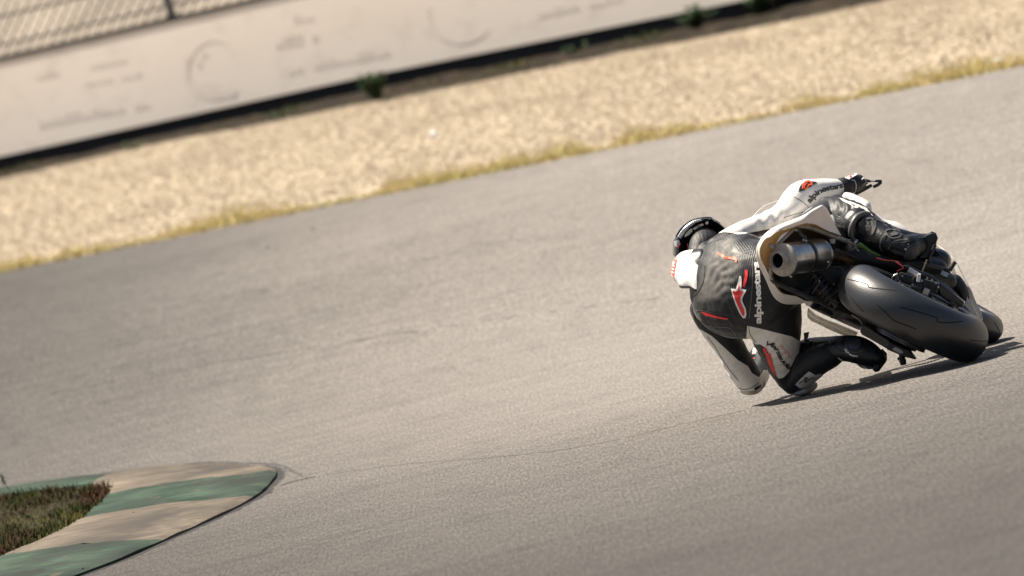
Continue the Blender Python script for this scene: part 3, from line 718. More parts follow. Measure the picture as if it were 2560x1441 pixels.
# tidy details in the dark: shock, hoses, bolts
mb = MB(); 
for i in range(90):
    t = i / 89; c = B(2035 + 55 * t, 690 + 70 * t, .16); a = t * 6.28 * 7; ax2, e1, e2 = axis_frame(B(2090, 760, .16) - B(2035, 690, .16)); mb.v.append(tuple(c + e1 * .026 * math.cos(a) + e2 * .026 * math.sin(a)))
pts = [Vector(p) for p in mb.v]; mb = MB(); tube(mb, pts, .0042, 6); part('shock_spring', mb, mat('spring_dark', (.05, .05, .052), .35, .6), bike)
rod('shock_body', [(2030, 684, .16), (2094, 766, .16)], .014, dark_metal)
for pts in ([(1970, 690, .12), (1985, 708, .12), (2005, 690, .14), (2020, 660, .16)], [(2030, 735, .1), (2050, 705, .1)], [(2048, 735, .1), (2068, 716, .1)],
            [(2085, 620, .2), (2112, 632, .22), (2150, 650, .25)], [(2070, 665, .2), (2095, 668, .2), (2110, 675, .2)], [(2130, 745, .15), (2105, 720, .15), (2070, 750, .15)]):
    rod('hose', pts, .0035, frame_dark, 14)
rod('wiring', [(2190, 645, .2), (2212, 651, .15), (2235, 653, .12), (2249, 656, .1)], .002, red_cable, 14)
rod('wiring', [(2240, 655, .08), (2253, 664, .05), (2259, 671, .04), (2250, 676, .03), (2243, 680, .02)], .0035, red_cable, 16)
rnd = random.Random(4)
for x, y in ((2062, 583), (2112, 600), (2072, 655), (2049, 703), (2084, 711), (2068, 612), (2120, 660), (2088, 752), (2146, 626), (2040, 668)):
    p = B(x, y, .10 if x < 2090 else .2); mb = MB(); obox(mb, p, Sd * .0028 * rnd.uniform(.3, 1.0), Up * .0016 * rnd.uniform(.5, 1.3), Fd * .002); part('bolt', mb, steel, bike, smooth=False)

# ---- exhaust
ea, eb = B(1956, 650, -.13), B(2047, 637, .09); ed = (eb - ea).normalized(); el = (eb - ea).length; er = M(40.5)
mb = MB(); lathe(mb, ea, ed, [(.004, .03), (.004, er * .98), (.010, er), (el * .97, er), (el, er * .93), (el + .03, er * .55)], 48); ex = part('exhaust', mb, can_steel, bike, angle=50)
mb = MB(); lathe(mb, ea, ed, [(-.009, er * .50), (-.006, er * .66), (-.003, er * .96), (.0, er * 1.03), (.008, er * 1.035), (.0085, er * .99)], 48); part('end_cap', mb, cap_steel, ex, angle=50)
mb = MB(); lathe(mb, ea + ed * -.012, ed, [(.004, er * .60), (-.005, er * .60), (-.008, er * .57), (-.022, er * .52), (-.028, er * .52), (-.030, er * .49), (-.028, er * .465), (.10, er * .45)], 40); tip = part('outlet', mb, cap_steel, ex, angle=50)
mb = MB(); lathe(mb, ea + ed * -.04, ed, [(.014, er * .462), (.09, er * .44), (.12, .001)], 32); part('bore', mb, soot, tip)
cc = ea + ed * el * .55
mb = MB(); lathe(mb, cc, ed, [(0, er * 1.0), (0, er * 1.03), (.010, er * 1.03), (.010, er * 1.0)], 48); part('strap', mb, black_plastic, ex, angle=50)
mb = MB(); lathe(mb, cc + ed * .016, ed, [(0, er * 1.0), (0, er * 1.018), (.003, er * 1.018), (.003, er)], 48); part('strap', mb, black_plastic, ex, angle=50)
mb = MB(); lathe(mb, eb + ed * .012, ed, [(-.006, er * .9), (0, er * .97), (.004, er * .9)], 40); part('rivet_band', mb, steel, ex)
rod('header_pipe', [(2050, 640, .12), (2090, 643, .2), (2130, 655, .3), (2170, 668, .38)], [.034, .030, .030, .028], pipe_brown, 18, ex, 20)
# hanger and its bolts
plate('hanger', [(1990, 567), (1998, 571), (2006, 585), (2016, 590), (2018, 600), (2010, 604), (2006, 594), (1998, 588), (1992, 576)], -.02, .006, frame_dark, .001, ex)
for x, y in ((2009, 600), (2016, 602), (1991, 576), (1975, 690), (1978, 692), (1968, 688), (2071, 655), (1985, 616), (1985, 663)):
    mb = MB(); p = B(x, y, -.06); cyl(mb, p, p - Fd * .008, .0045, 8); part('bolt', mb, steel, ex, angle=40)

# ---- white tail: open shell
outer = [(2103, 588), (2088, 562), (2079, 544), (2068, 524), (2060, 517), (2053, 514), (2043, 518), (2029, 525), (2009, 538), (1987, 547), (1958, 558), (1939, 566), (1923, 576), (1908, 589), (1898, 604), (1892, 617), (1890, 633), (1892, 648), (1898, 667), (1907, 685), (1917, 706), (1925, 726), (1933, 741), (1943, 752), (1958, 760), (1977, 762), (1997, 761), (2013, 758), (2029, 753)]
inner = [(2101, 589), (2085, 583), (2071, 578), (2057, 571), (2048, 566), (2040, 562), (2026, 559), (2009, 559), (1987, 566), (1967, 572), (1950, 576), (1936, 583), (1925, 592), (1913, 597), (1905, 608), (1899, 622), (1899, 638), (1903, 652), (1912, 666), (1920, 683), (1928, 698), (1937, 713), (1947, 727), (1958, 735), (1977, 739), (1990, 741), (2002, 747), (2012, 752), (2028, 754)]
def loc_u(x, y): return (-(x - 2285) * .902 - (y - 793) * .43) / 620
def f_tail(x, y): return -.19 + 1.15 * (.70 - loc_u(x, y))
cen = Vector((2000, 645))
r_in = [B(x, y, f_tail(x, y)) for x, y in inner]
r_mid = [B((x * .55 + a * .45), (y * .55 + b_ * .45), f_tail(x, y) + .015) for (x, y), (a, b_) in zip(inner, outer)]
r_out = [B(x, y, f_tail(x, y) + .06) for x, y in outer]
def toward(p, k): return (p[0] + (cen.x - p[0]) * k, p[1] + (cen.y - p[1]) * k)
r_fw = [B(*toward((x, y), .10 if i > 13 else .03), f_tail(x, y) + .20) for i, (x, y) in enumerate(outer)]
r_fw2 = [B(*toward((x, y), .20 if i > 13 else .08), f_tail(x, y) + .36) for i, (x, y) in enumerate(outer)]
mb = MB(); grid(mb, [r_in, r_mid, r_out, r_fw, r_fw2], 110, 22); tail = part('tail_fairing', mb, tail_white, bike, angle=0); fixnormals(tail)
r_l0 = [B(*toward((x, y), .012), f_tail(x, y) + .004) for x, y in inner]
def lk_(i): return math.exp(-((i - 15) / 4.5) ** 2)
r_l1 = [B(*toward((x, y), .035 + .16 * lk_(i)), f_tail(x, y) + .07) for i, (x, y) in enumerate(inner)]
r_l2 = [B(*toward((x, y), .05 + .30 * lk_(i)), f_tail(x, y) + .22) for i, (x, y) in enumerate(inner)]
mb = MB(); grid(mb, [r_l0, r_l1, r_l2], 90, 10); o = part('tail_lining', mb, fibre_tan, tail, angle=0); fixnormals(o)
# seat pad on top of the tail, hidden under the rider
sp = blob([limb([(1960, 640, .02, 36, .03), (2000, 622, .12, 52, .05), (2060, 610, .3, 60, .06), (2090, 630, .5, 55, .08)], 10)], .012, 2); put('seat_pad', sp, black_plastic, bike)
# subframe tubes
rod('subframe_tube', [(1990, 566, .0), (2006, 566, .02), (2030, 570, .06), (2075, 588, .14), (2125, 606, .24), (2160, 620, .3)], [.0095, .0105, .0105, .010, .009, .008], frame_grey, 24)
rod('subframe_tube', [(1991, 567, .0), (1965, 592, -.06), (1937, 620, -.11)], .0075, frame_grey, 10)
rod('subframe_tube', [(1929, 690, -.08), (1933, 702, -.06), (1960, 716, .0), (2010, 738, .08), (2052, 756, .14), (2080, 768, .2)], [.009, .0105, .0105, .0105, .0095, .009], frame_dark, 24)
rod('subframe_tube', [(1926, 668, -.1), (1926, 690, -.09), (1931, 700, -.07)], .006, frame_grey, 8)
plate('bracket', [(1921, 612), (1929, 608), (1937, 616), (1934, 624), (1924, 620)], -.12, .012, frame_grey, .002)
plate('bracket', [(2073, 598), (2088, 598), (2087, 610), (2076, 610)], .1, .02, frame_grey, .003)
# green-topped hose fitting by the right boot
rod('hose_fitting', [(2128, 597, .2), (2146, 609, .2)], [.010, .0075], black_plastic)
rod('hose_fitting', [(2138, 603, .195), (2142, 606, .195)], .0105, steel)
rod('green_hose', [(2147, 611, .2), (2160, 619, .2), (2176, 630, .21), (2200, 640, .24)], [.010, .0085, .006, .003], green_cable, 14)

# ---- right side: brake caliper, engine cover, swingarm
def block(name, cpx, cpy, f, hs, hu, hf, m, rot=0, bevel=.004, parent=None):
    c, s = math.cos(R(rot)), math.sin(R(rot)); e1 = Sd * c + Up * s; e2 = Up * c - Sd * s; mb = MB(); obox(mb, B(cpx, cpy, f), e1 * hs, e2 * hu, Fd * hf)
    o = part(name, mb, m, parent or bike, smooth=False, bevel=bevel); fixnormals(o); return o
cal = block('brake_caliper', 2326, 716, -.02, .022, .032, .03, dark_metal, 12, .005)
block('caliper_half', 2265, 696, -.03, .018, .030, .028, black_plastic, 10, .006, cal)
block('caliper_bridge', 2297, 695, -.05, .016, .007, .02, white_paint, 20, .002, cal)
mb = MB(); cyl(mb, B(2270, 676, -.01), B(2298, 692, -.01), .014, 18); part('master_cylinder', mb, mat('alloy', (.55, .52, .48), .35, .8, var=.2, vscale=40), cal, angle=40)
mb = MB(); cyl(mb, B(2308, 728, -.06), B(2322, 734, -.06), .016, 18); part('piston_boss', mb, cap_steel, cal, angle=40)
for x, y in ((2243, 686), (2240, 700), (2250, 703), (2282, 712), (2318, 696), (2330, 700), (2340, 708), (2275, 716), (2288, 690), (2305, 702), (2346, 718), (2256, 690)):
    mb = MB(); p = B(x, y, -.05); cyl(mb, p, p - Fd * .010, .0042, 8); part('bolt', mb, steel, cal, angle=40)
rod('caliper_hose', [(2229, 702, -.02), (2232, 692, -.02), (2244, 684, -.02)], .002, steel, 8)
rod('torque_arm', [(2272, 715, -.02), (2300, 726, -.02), (2330, 742, -.02)], .007, frame_dark)
plate('swingarm', [(2254, 664), (2270, 664), (2300, 677), (2332, 690), (2352, 708), (2412, 757), (2407, 770), (2386, 764), (2352, 742), (2344, 722), (2322, 700), (2290, 683), (2262, 672)], .06, .08, black_gloss, .006)
rod('lower_arm', [(2340, 712, .12), (2372, 738, .12), (2402, 762, .12)], [.026, .025, .020], black_plastic, 10, None, 18)
rod('chrome_spacer', [(2352, 684, .15), (2368, 692, .15)], .013, steel, None, None, 16)
cov = blob([limb([(2322, 634, .5, 14, .05), (2345, 636, .5, 16, .06), (2362, 648, .5, 17, .06), (2366, 664, .5, 12, .05)], 10), limb([(2335, 655, .48, 20, .05), (2360, 665, .48, 16, .05)], 6)], .006, 3)
put('clutch_cover', cov, black_gloss, bike)
rod('gear_peg', [(2374, 677, .3), (2388, 655, .3)], .0085, black_plastic, None, None, 14)
plate('peg_bracket', [(2300, 652), (2330, 660), (2372, 672), (2378, 684), (2340, 676), (2306, 664)], .28, .02, black_gloss, .004)
for k in range(7):
    mb = MB(); p = B(2316 - k * 1.4, 652 + k * 3.6, .2); obox(mb, p, Sd * .004, Up * .003, Fd * .003); part('linkage', mb, steel if k % 2 else gold, bike, smooth=False)
rod('heel_guard', [(2338, 612, .3), (2333, 624, .3), (2322, 648, .3), (2326, 660, .3)], .007, black_plastic, 10)
# right lower fairing: white sheet with its lit edge
fo = [(2290, 588, .85), (2345, 612, .8), (2380, 642, .72), (2394, 660, .7), (2405, 680, .68), (2415, 702, .66), (2428, 725, .64), (2440, 755, .62), (2453, 781, .6), (2457, 800, .6)]
fi = [(2270, 600, .83), (2330, 625, .78), (2366, 655, .70), (2376, 672, .68), (2380, 694, .66), (2396, 710, .64), (2410, 728, .62), (2420, 752, .6), (2434, 785, .58), (2440, 800, .58)]
ff = [(2300, 600, 1.15), (2350, 628, 1.1), (2380, 660, 1.05), (2392, 678, 1.05), (2400, 696, 1.0), (2408, 715, 1.0), (2420, 735, .98), (2430, 760, .95), (2440, 785, .92), (2445, 805, .9)]
mb = MB(); grid(mb, [[B(*p) for p in fi], [B(x * .5 + a * .5, y * .5 + b_ * .5 - 1, f - .004) for (x, y, f), (a, b_, _) in zip(fo, fi)], [B(*p) for p in fo], [B(*p) for p in ff]], 50, 18)
rf = part('side_fairing', mb, fairing_white, bike, angle=0); fixnormals(rf)
plate('fairing_edge', [(2411, 763), (2418, 742), (2428, 760), (2448, 800), (2440, 795), (2424, 778)], .57, .004, fairing_white, .001, rf)
eng = blob([limb([(2385, 706, .6, 22, .05), (2400, 725, .6, 20, .05), (2408, 748, .6, 16, .05)], 8)], .006, 2); put('crankcase', eng, engine_black, bike)
# upper right fairing seen between knee and hand, and the strip above the boot
uo = [(2104, 494, .9), (2108, 486, .9), (2114, 482, .9), (2128, 484, .9), (2143, 490, .88), (2162, 499, .86), (2173, 506, .85), (2178, 515, .85), (2179, 526, .85)]
ui = [(2108, 500, .84), (2112, 499, .84), (2122, 502, .84), (2135, 505, .83), (2150, 509, .82), (2164, 516, .80), (2170, 522, .80), (2174, 530, .80), (2176, 535, .80)]
uf = [(2104, 496, 1.2), (2107, 490, 1.2), (2112, 486, 1.2), (2126, 488, 1.2), (2140, 494, 1.2), (2157, 503, 1.2), (2168, 510, 1.2), (2172, 519, 1.2), (2174, 530, 1.2)]
mb = MB(); grid(mb, [[B(*p) for p in ui], [B(*p) for p in uo], [B(*p) for p in uf]], 40, 14); o = part('upper_fairing', mb, white_paint, bike, angle=0, solid=.003); fixnormals(o)
so_ = [(2176, 527, .8), (2182, 530, .8), (2197, 539, .8), (2216, 551, .8), (2241, 556, .8), (2260, 566, .8), (2278, 579, .8), (2300, 592, .8)]
si = [(2172, 540, .72), (2180, 545, .72), (2192, 555, .72), (2212, 566, .72), (2235, 574, .72), (2255, 582, .72), (2272, 594, .72), (2292, 606, .72)]
sf = [(2176, 532, 1.1), (2182, 536, 1.1), (2197, 545, 1.1), (2216, 557, 1.1), (2241, 563, 1.1), (2258, 573, 1.1), (2275, 586, 1.1), (2297, 600, 1.1)]
mb = MB(); grid(mb, [[B(*p) for p in si], [B(*p) for p in so_], [B(*p) for p in sf]], 40, 14); o = part('fairing_shoulder', mb, white_paint, bike, angle=0, solid=.003); fixnormals(o)
# left lower fairing
bt = [(2019, 781), (2020.5, 770), (2026, 774), (2038, 785), (2053, 793), (2068, 800), (2090, 808), (2116, 819), (2145, 831)]
bb = [(2018.5, 786), (2019, 793), (2026, 801), (2038, 808), (2054, 815), (2070, 823), (2088, 831), (2108, 839), (2138, 852)]
mb = MB(); grid(mb, [[B(x + 4, y + 1, 1.0) for x, y in bt], [B(x, y, .612) for x, y in bt], [B(x * .5 + a * .5 - .8, y * .5 + c * .5, .592) for (x, y), (a, c) in zip(bt, bb)], [B(x, y, .60) for x, y in bb], [B(x + 4, y - 1, 1.0) for x, y in bb]], 40, 25)
o = part('belly_fairing', mb, fairing_white, bike, angle=0); fixnormals(o)
plate('tail_corner', [(2012, 757), (2028, 752), (2032, 757), (2024, 768), (2014, 764)], .2, .03, white_paint, .003, tail)
blk = blob([limb([(2040, 764, .4, 12, .05), (2060, 768, .42, 18, .06), (2088, 780, .44, 18, .06), (2118, 798, .46, 14, .06), (2150, 812, .48, 14, .06)], 10)], .007, 2); put('link_cover', blk, black_plastic, bike)
plate('foot_bracket', [(2088, 776), (2104, 776), (2142, 796), (2136, 800), (2120, 795), (2100, 800), (2075, 796)], .3, .02, frame_dark, .004)
# tank, forks, headstock: the hidden middle that carries the front wheel
tk = blob([limb([(2040, 600, .45, 55, .1), (2060, 580, .65, 70, .14), (2075, 570, .85, 55, .12)], 10)], .014, 3); put('fuel_tank', tk, white_paint, bike)
for s_ in (-.1, .1):
    mb = MB(); tube(mb, [Lc(s_, fu, 1.40), Lc(s_, .42, 1.18), Lc(s_, .56, 1.11)], [.024, .027, .027], 16); part('fork_leg', mb, steel, bike)
mb = MB(); tube(mb, [Lc(-.13, fu, 1.4), Lc(.13, fu, 1.4)], .012, 12); part('front_axle', mb, dark_metal, bike)
mb = MB(); v = []; f = []
for i in range(13):
    th = R(-60 + i * 12)
    for j in range(9):
        ph = R(-85 + j * 21.25); rad = .235 + .078 * math.cos(ph); d = Up * math.cos(th) + Fd * math.sin(th); v.append(FA + d * rad + Sd * (.078 * math.sin(ph)))
f = [(i * 9 + j, i * 9 + j + 1, (i + 1) * 9 + j + 1, (i + 1) * 9 + j) for i in range(12) for j in range(8)]
mb.add(v, f); part('front_mudguard', mb, white_paint, bike, solid=.002)
mb = MB(); obox(mb, Lc(0, .52, 1.12), Sd * .13, Up * .018, Fd * .03); part('triple_clamp', mb, dark_metal, bike, smooth=False, bevel=.006)
# windscreen rising behind the right arm
glass = bpy.data.materials.new('smoked_screen'); glass.use_nodes = True; g = glass.node_tree.nodes['Principled BSDF']
g.inputs['Base Color'].default_value = (.75, .73, .72, 1); g.inputs['Transmission Weight'].default_value = .92; g.inputs['Roughness'].default_value = .05; g.inputs['IOR'].default_value = 1.05
w0 = [(1880, 545, 1.15), (1900, 525, 1.2), (1915, 514, 1.2), (1935, 507, 1.2), (1955, 500, 1.2), (1975, 495, 1.15), (2010, 490, 1.1)]
w1 = [(1890, 570, 1.1), (1910, 560, 1.1), (1925, 552, 1.1), (1945, 545, 1.1), (1965, 540, 1.1), (1985, 535, 1.05), (2020, 530, 1.0)]
mb = MB(); grid(mb, [[B(*p) for p in w0], [B(*p) for p in w1]], 24, 6); part('windscreen', mb, glass, bike, angle=0, solid=.003)
mb = MB(); tube(mb, [B(*p) for p in w0], .0028, 8, 30); part('screen_edge', mb, white_paint, bike)
rod('brake_reservoir', [(1957, 505, 1.0), (1962, 492, 1.0), (1970, 486, 1.0)], [.012, .014, .010], gold, 8, None, 14)
# right handlebar, lever and lever guard
rod('handlebar', [(2108, 492, .98), (2130, 474, 1.0), (2152, 460, 1.02), (2160, 454, 1.03)], .013, black_plastic)
rod('bar_end', [(2152, 461, 1.0), (2164, 451, 1.0)], .017, black_gloss, None, None, 16)
rod('brake_lever', [(2150, 450, 1.06), (2160, 451, 1.08), (2176, 454, 1.08)], [.007, .0065, .0055], black_plastic, 8)
rod('lever_rod', [(2174, 454, 1.08), (2190, 454, 1.08)], .003, steel)
rod('lever_guard', [(2188, 453, 1.08), (2200, 453, 1.08), (2204, 455, 1.08)], [.005, .006, .005], black_plastic, 8)
rod('lever_guard', [(2204, 455, 1.08), (2194, 463, 1.08), (2183, 468, 1.08)], [.006, .007, .0065], black_plastic, 8)
rod('lever_guard', [(2178, 464, 1.07), (2164, 472, 1.05), (2146, 482, 1.02), (2136, 488, 1.0)], [.007, .0075, .007, .006], black_plastic, 10)
rod('handlebar', [(1975, 640, 1.0), (1940, 800, 1.0), (1890, 893, 1.0), (1880, 908, 1.0)], .012, black_plastic)

# ------------------------------------------------------------------ the rider
LIMBS = {
 'torso': [(1960, 690, .22, 82, .13), (1925, 702, .26, 105, .145), (1885, 716, .34, 128, .15), (1838, 713, .45, 134, .15), (1800, 703, .55, 116, .135), (1779, 698, .62, 90, .085)],
 'r_arm': [(1800, 630, .62, 42, .07), (1838, 596, .66, 33, .07), (1880, 571, .70, 27, .062), (1930, 552, .76, 29, .062), (1966, 534, .81, 34, .068), (1992, 509, .86, 43, .068), (2012, 492, .88, 43, .064), (2035, 486, .90, 39, .06), (2062, 480, .94, 34, .055), (2090, 473, .98, 26, .048), (2108, 470, 1.0, 22, .042)],
 'l_arm': [(1772, 768, .60, 50, .075), (1797, 822, .66, 44, .07), (1824, 866, .70, 38, .065), (1849, 912, .73, 37, .062), (1870, 945, .76, 36, .06), (1880, 957, .78, 30, .055)],
 'l_fore': [(1878, 958, .77, 29, .052), (1896, 940, .84, 26, .05), (1904, 915, .92, 20, .045), (1900, 897, .98, 14, .038)],
 'l_thigh': [(1940, 700, .26, 60, .11), (1942, 770, .32, 62, .11), (1939, 825, .40, 65, .105), (1949, 875, .48, 53, .09), (1966, 918, .55, 45, .08), (1984, 950, .58, 38, .07), (1990, 962, .58, 28, .06)],
 'l_shin': [(1985, 948, .57, 38, .068), (2010, 925, .50, 42, .068), (2040, 902, .43, 40, .065), (2075, 885, .37, 36, .06)],
 'r_thigh': [(1970, 660, .28, 60, .11), (2020, 600, .45, 58, .1), (2062, 545, .60, 42, .085), (2084, 520, .66, 30, .075)],
 'r_shin': [(2078, 521, .65, 27, .07), (2105, 536, .56, 42, .07), (2135, 554, .46, 48, .068), (2165, 572, .40, 44, .062), (2200, 592, .34, 34, .055)],
 'neck': [(1775, 680, .64, 50, .09), (1765, 630, .74, 34, .07), (1758, 605, .80, 32, .065)],
}
foot_l = P(1990, 980, 40.58); rider_base = Vector((P(1990, 980, 40.55).x, 40.55, 0))
body = blob([limb(c) for c in LIMBS.values()], .0062, 5)
co = coords(body)
# folds in the leather
nrm = np.empty(len(body.vertices) * 3); body.vertices.foreach_get('normal', nrm); nrm = nrm.reshape(-1, 3)
px, py = proj_np(co); names = list(LIMBS); best = np.full(len(co), 1e9); lab = np.zeros(len(co), int)
for k, nm in enumerate(names):
    q = cr(LIMBS[nm], 40)
    for c in q:
        p = np.array(P(c[0], c[1], 40 + c[2])); r = max(c[3] / 620, c[4]) ; d = np.linalg.norm(co - p, axis=1) / r
        m = d < best; best[m] = d[m]; lab[m] = k
def is_(*n): return np.isin(lab, [names.index(x) for x in n])
disp = np.zeros(len(co))
for i in range(len(co)):
    c = co[i]; disp[i] = .0024 * noise.noise(Vector((c[0] * 11, c[1] * 11, c[2] * 11))) + .0016 * noise.noise(Vector((c[0] * 30, c[1] * 30, c[2] * 30)))
def fold(x0, y0, x1, y1, wl, amp, half, taper=1.0, sel=None):
    """run of creases across the line from (x0,y0) to (x1,y1), in photo pixels"""
    d = np.array([x1 - x0, y1 - y0], float); Ld = np.hypot(*d); d /= Ld; t = (px - x0) * d[0] + (py - y0) * d[1]; s = -(px - x0) * d[1] + (py - y0) * d[0]
    w = np.clip(1 - np.abs(t / Ld - .5) * 2, 0, 1) ** .7 * np.exp(-(s / half) ** 2)
    a = amp * np.sin(2 * np.pi * (t + 4 * np.sin(s * .12)) / wl) * w
    global disp; disp = disp + (a if sel is None else np.where(sel, a, 0))
fold(1795, 640, 1840, 760, 22, .0022, 38, sel=is_('torso'))
fold(1770, 650, 1830, 690, 18, .0024, 42, sel=is_('torso'))
fold(1905, 835, 1950, 950, 19, .0028, 40, sel=is_('l_thigh'))
fold(1880, 560, 2000, 540, 30, .0045, 28, sel=is_('r_arm'))
fold(2070, 530, 2160, 545, 19, .0035, 40, sel=is_('r_shin', 'r_thigh'))
fold(1800, 870, 1880, 950, 30, .0035, 40, sel=is_('l_arm'))
co = co + nrm * disp[:, None]; body.vertices.foreach_set('co', co.ravel()); body.update(); px, py = proj_np(co)
def region(poly, *limbs):
    s = sdf_poly(px, py, poly); return np.where(is_(*limbs), s, -20) if limbs else s
W_ARM = [(1790, 585), (1800, 575), (1830, 540), (1960, 470), (1990, 430), (2130, 430), (2135, 510), (2060, 540), (2000, 562), (1935, 573), (1919, 574), (1880, 581), (1858, 585), (1844, 586), (1826, 582), (1810, 580)]
W_LARM = [(1725, 790), (1747, 822), (1780, 841), (1807, 866), (1845, 901), (1870, 916), (1880, 933), (1897, 944), (1910, 925), (1935, 925), (1935, 1005), (1830, 1005)]
W_THIGH = [(1868, 815), (1900, 822), (1932, 830), (1980, 842), (2006, 857), (2000, 877), (1988, 895), (1971, 932), (1958, 945), (1945, 948), (1938, 935), (1927, 900), (1916, 872), (1900, 861), (1890, 862), (1866, 845)]
W_KNEE = [(1988, 962), (2004, 945), (2022, 929), (2038, 938), (2056, 934), (2042, 953), (2030, 968), (2000, 972)]
W_RKNEE = [(2096, 494), (2108, 497), (2140, 508), (2164, 518), (2186, 540), (2156, 537), (2142, 522), (2124, 511), (2106, 502)]
wh = np.maximum.reduce([region(W_ARM, 'r_arm', 'torso', 'neck'), region(W_LARM, 'l_arm', 'l_fore', 'torso'), region(W_THIGH, 'l_thigh', 'torso', 'l_shin'), region(W_KNEE, 'l_thigh', 'l_shin'), region(W_RKNEE, 'r_thigh', 'r_shin')])
set_attr(body, 'white', wh)
RIB = [(1884, 606), (1896, 612), (1900, 640), (1884, 660), (1881, 690), (1878, 740), (1872, 795), (1866, 830), (1858, 850), (1840, 845), (1828, 800), (1817, 768), (1815, 740), (1822, 714), (1840, 688), (1848, 668), (1835, 668), (1850, 642), (1872, 614)]
RIB2 = [(1800, 578), (1826, 584), (1850, 587), (1885, 590), (1880, 640), (1850, 632), (1822, 606), (1790, 600)]
KRIB = [(2090, 535), (2128, 552), (2130, 578), (2090, 570)]
set_attr(body, 'rib', region(RIB, 'torso', 'l_thigh')); set_attr(body, 'rib2', region(RIB2, 'torso', 'r_arm')); set_attr(body, 'krib', region(KRIB, 'r_shin'))
set_attr(body, 'grey', region([(1742, 750), (1760, 665), (1786, 600), (1830, 588), (1852, 640), (1846, 690), (1822, 722), (1800, 745), (1770, 752)], 'torso', 'neck', 'r_arm'))  # mask of the painted sunlit area on the upper back
set_attr(body, 'qx', px - 1850); set_attr(body, 'qy', py - 740)
PERF = [(1893, 560), (1900, 548), (1940, 530), (1970, 528), (1975, 545), (1930, 562)]
PERF2 = [(1798, 872), (1815, 870), (1862, 932), (1845, 945), (1825, 925)]
set_attr(body, 'perf', np.maximum(region(PERF, 'r_arm'), region(PERF2, 'l_arm')))

suit = bpy.data.materials.new('race_leather'); suit.use_nodes = True; nt = suit.node_tree; N = nt.nodes; L = nt.links; b = N['Principled BSDF']
def attr(n):
    a = N.new('ShaderNodeAttribute'); a.attribute_name = n; return a.outputs['Fac']
def mth(op, a, c=None, d=None):
    m = N.new('ShaderNodeMath'); m.operation = op
    for i, v in enumerate((a, c, d)):
        if v is None: continue
        if isinstance(v, (int, float)): m.inputs[i].default_value = v
        else: L.new(v, m.inputs[i])
    return m.outputs[0]
def step(v, w=.35): return mth('SMOOTH_MIN', 1.0, mth('MAXIMUM', 0.0, mth('ADD', mth('DIVIDE', v, w * 2), .5)), .0)
tc = N.new('ShaderNodeTexCoord')
wmask = step(attr('white')); 
blk_c = ramp(nt, noise_node(nt, tc.outputs['Object'], 14, 4), [(.3, (.010, .0125, .016)), (.7, (.020, .0225, .026))])
sunlit_c = ramp(nt, noise_node(nt, tc.outputs['Object'], 22, 5, .65), [(.3, (.07, .067, .063)), (.7, (.15, .142, .13))])
blk_c = mixc(nt, 'MIX', step(attr('grey'), 9), blk_c, sunlit_c)  # sunlight on the upper back painted into the black leather
wht_c = ramp(nt, noise_node(nt, tc.outputs['Object'], 9, 4), [(.3, (.70, .675, .63)), (.7, (.78, .755, .71))])
# punched cooling holes in the pale panels
pv = N.new('ShaderNodeTexVoronoi'); pv.feature = 'F1'; pv.inputs['Scale'].default_value = 1; pv.inputs['Randomness'].default_value = .25
cmb = N.new('ShaderNodeCombineXYZ'); L.new(mth('DIVIDE', attr('qx'), 5.5), cmb.inputs[0]); L.new(mth('DIVIDE', attr('qy'), 5.5), cmb.inputs[1]); L.new(cmb.outputs[0], pv.inputs['Vector'])
hole = mth('MULTIPLY', mth('LESS_THAN', pv.outputs['Distance'], .2), mth('GREATER_THAN', attr('perf'), 0))
wht_c = mixc(nt, 'MIX', mth('MULTIPLY', hole, .6), wht_c, (.12, .11, .10))
c = mixc(nt, 'MIX', wmask, blk_c, wht_c)
L.new(c, b.inputs['Base Color'])
rr_ = mth('ADD', mth('MULTIPLY', wmask, .02), .48); L.new(rr_, b.inputs['Roughness']); L.new(mth('ADD', mth('MULTIPLY', wmask, .2), .25), b.inputs['Specular IOR Level'])
b.inputs['Sheen Weight'].default_value = .15; b.inputs['Sheen Roughness'].default_value = .35; b.inputs['Sheen Tint'].default_value = (1, .96, .9, 1)
# stitched accordion ribs
w1 = mth('SINE', mth('MULTIPLY', mth('ADD', attr('qx'), mth('MULTIPLY', mth('MULTIPLY', attr('qy'), attr('qy')), -.0012)), 1.15))
w2 = mth('SINE', mth('MULTIPLY', mth('ADD', mth('MULTIPLY', attr('qx'), .8), mth('MULTIPLY', attr('qy'), -.6)), 1.1))
w3 = mth('SINE', mth('MULTIPLY', mth('ADD', mth('MULTIPLY', attr('qx'), -.45), mth('MULTIPLY', attr('qy'), .9)), 1.15))
hgt = mth('ADD', mth('ADD', mth('MULTIPLY', w1, step(attr('rib'), 1)), mth('MULTIPLY', w2, step(attr('rib2'), 1))), mth('MULTIPLY', w3, step(attr('krib'), 1)))
fine = noise_node(nt, tc.outputs['Object'], 90, 3)
hgt = mth('ADD', mth('MULTIPLY', hgt, .0004), mth('MULTIPLY', fine, .0012)); bp = N.new('ShaderNodeBump'); bp.inputs['Strength'].default_value = 1; bp.inputs['Distance'].default_value = 1
L.new(hgt, bp.inputs['Height']); L.new(bp.outputs[0], b.inputs['Normal'])

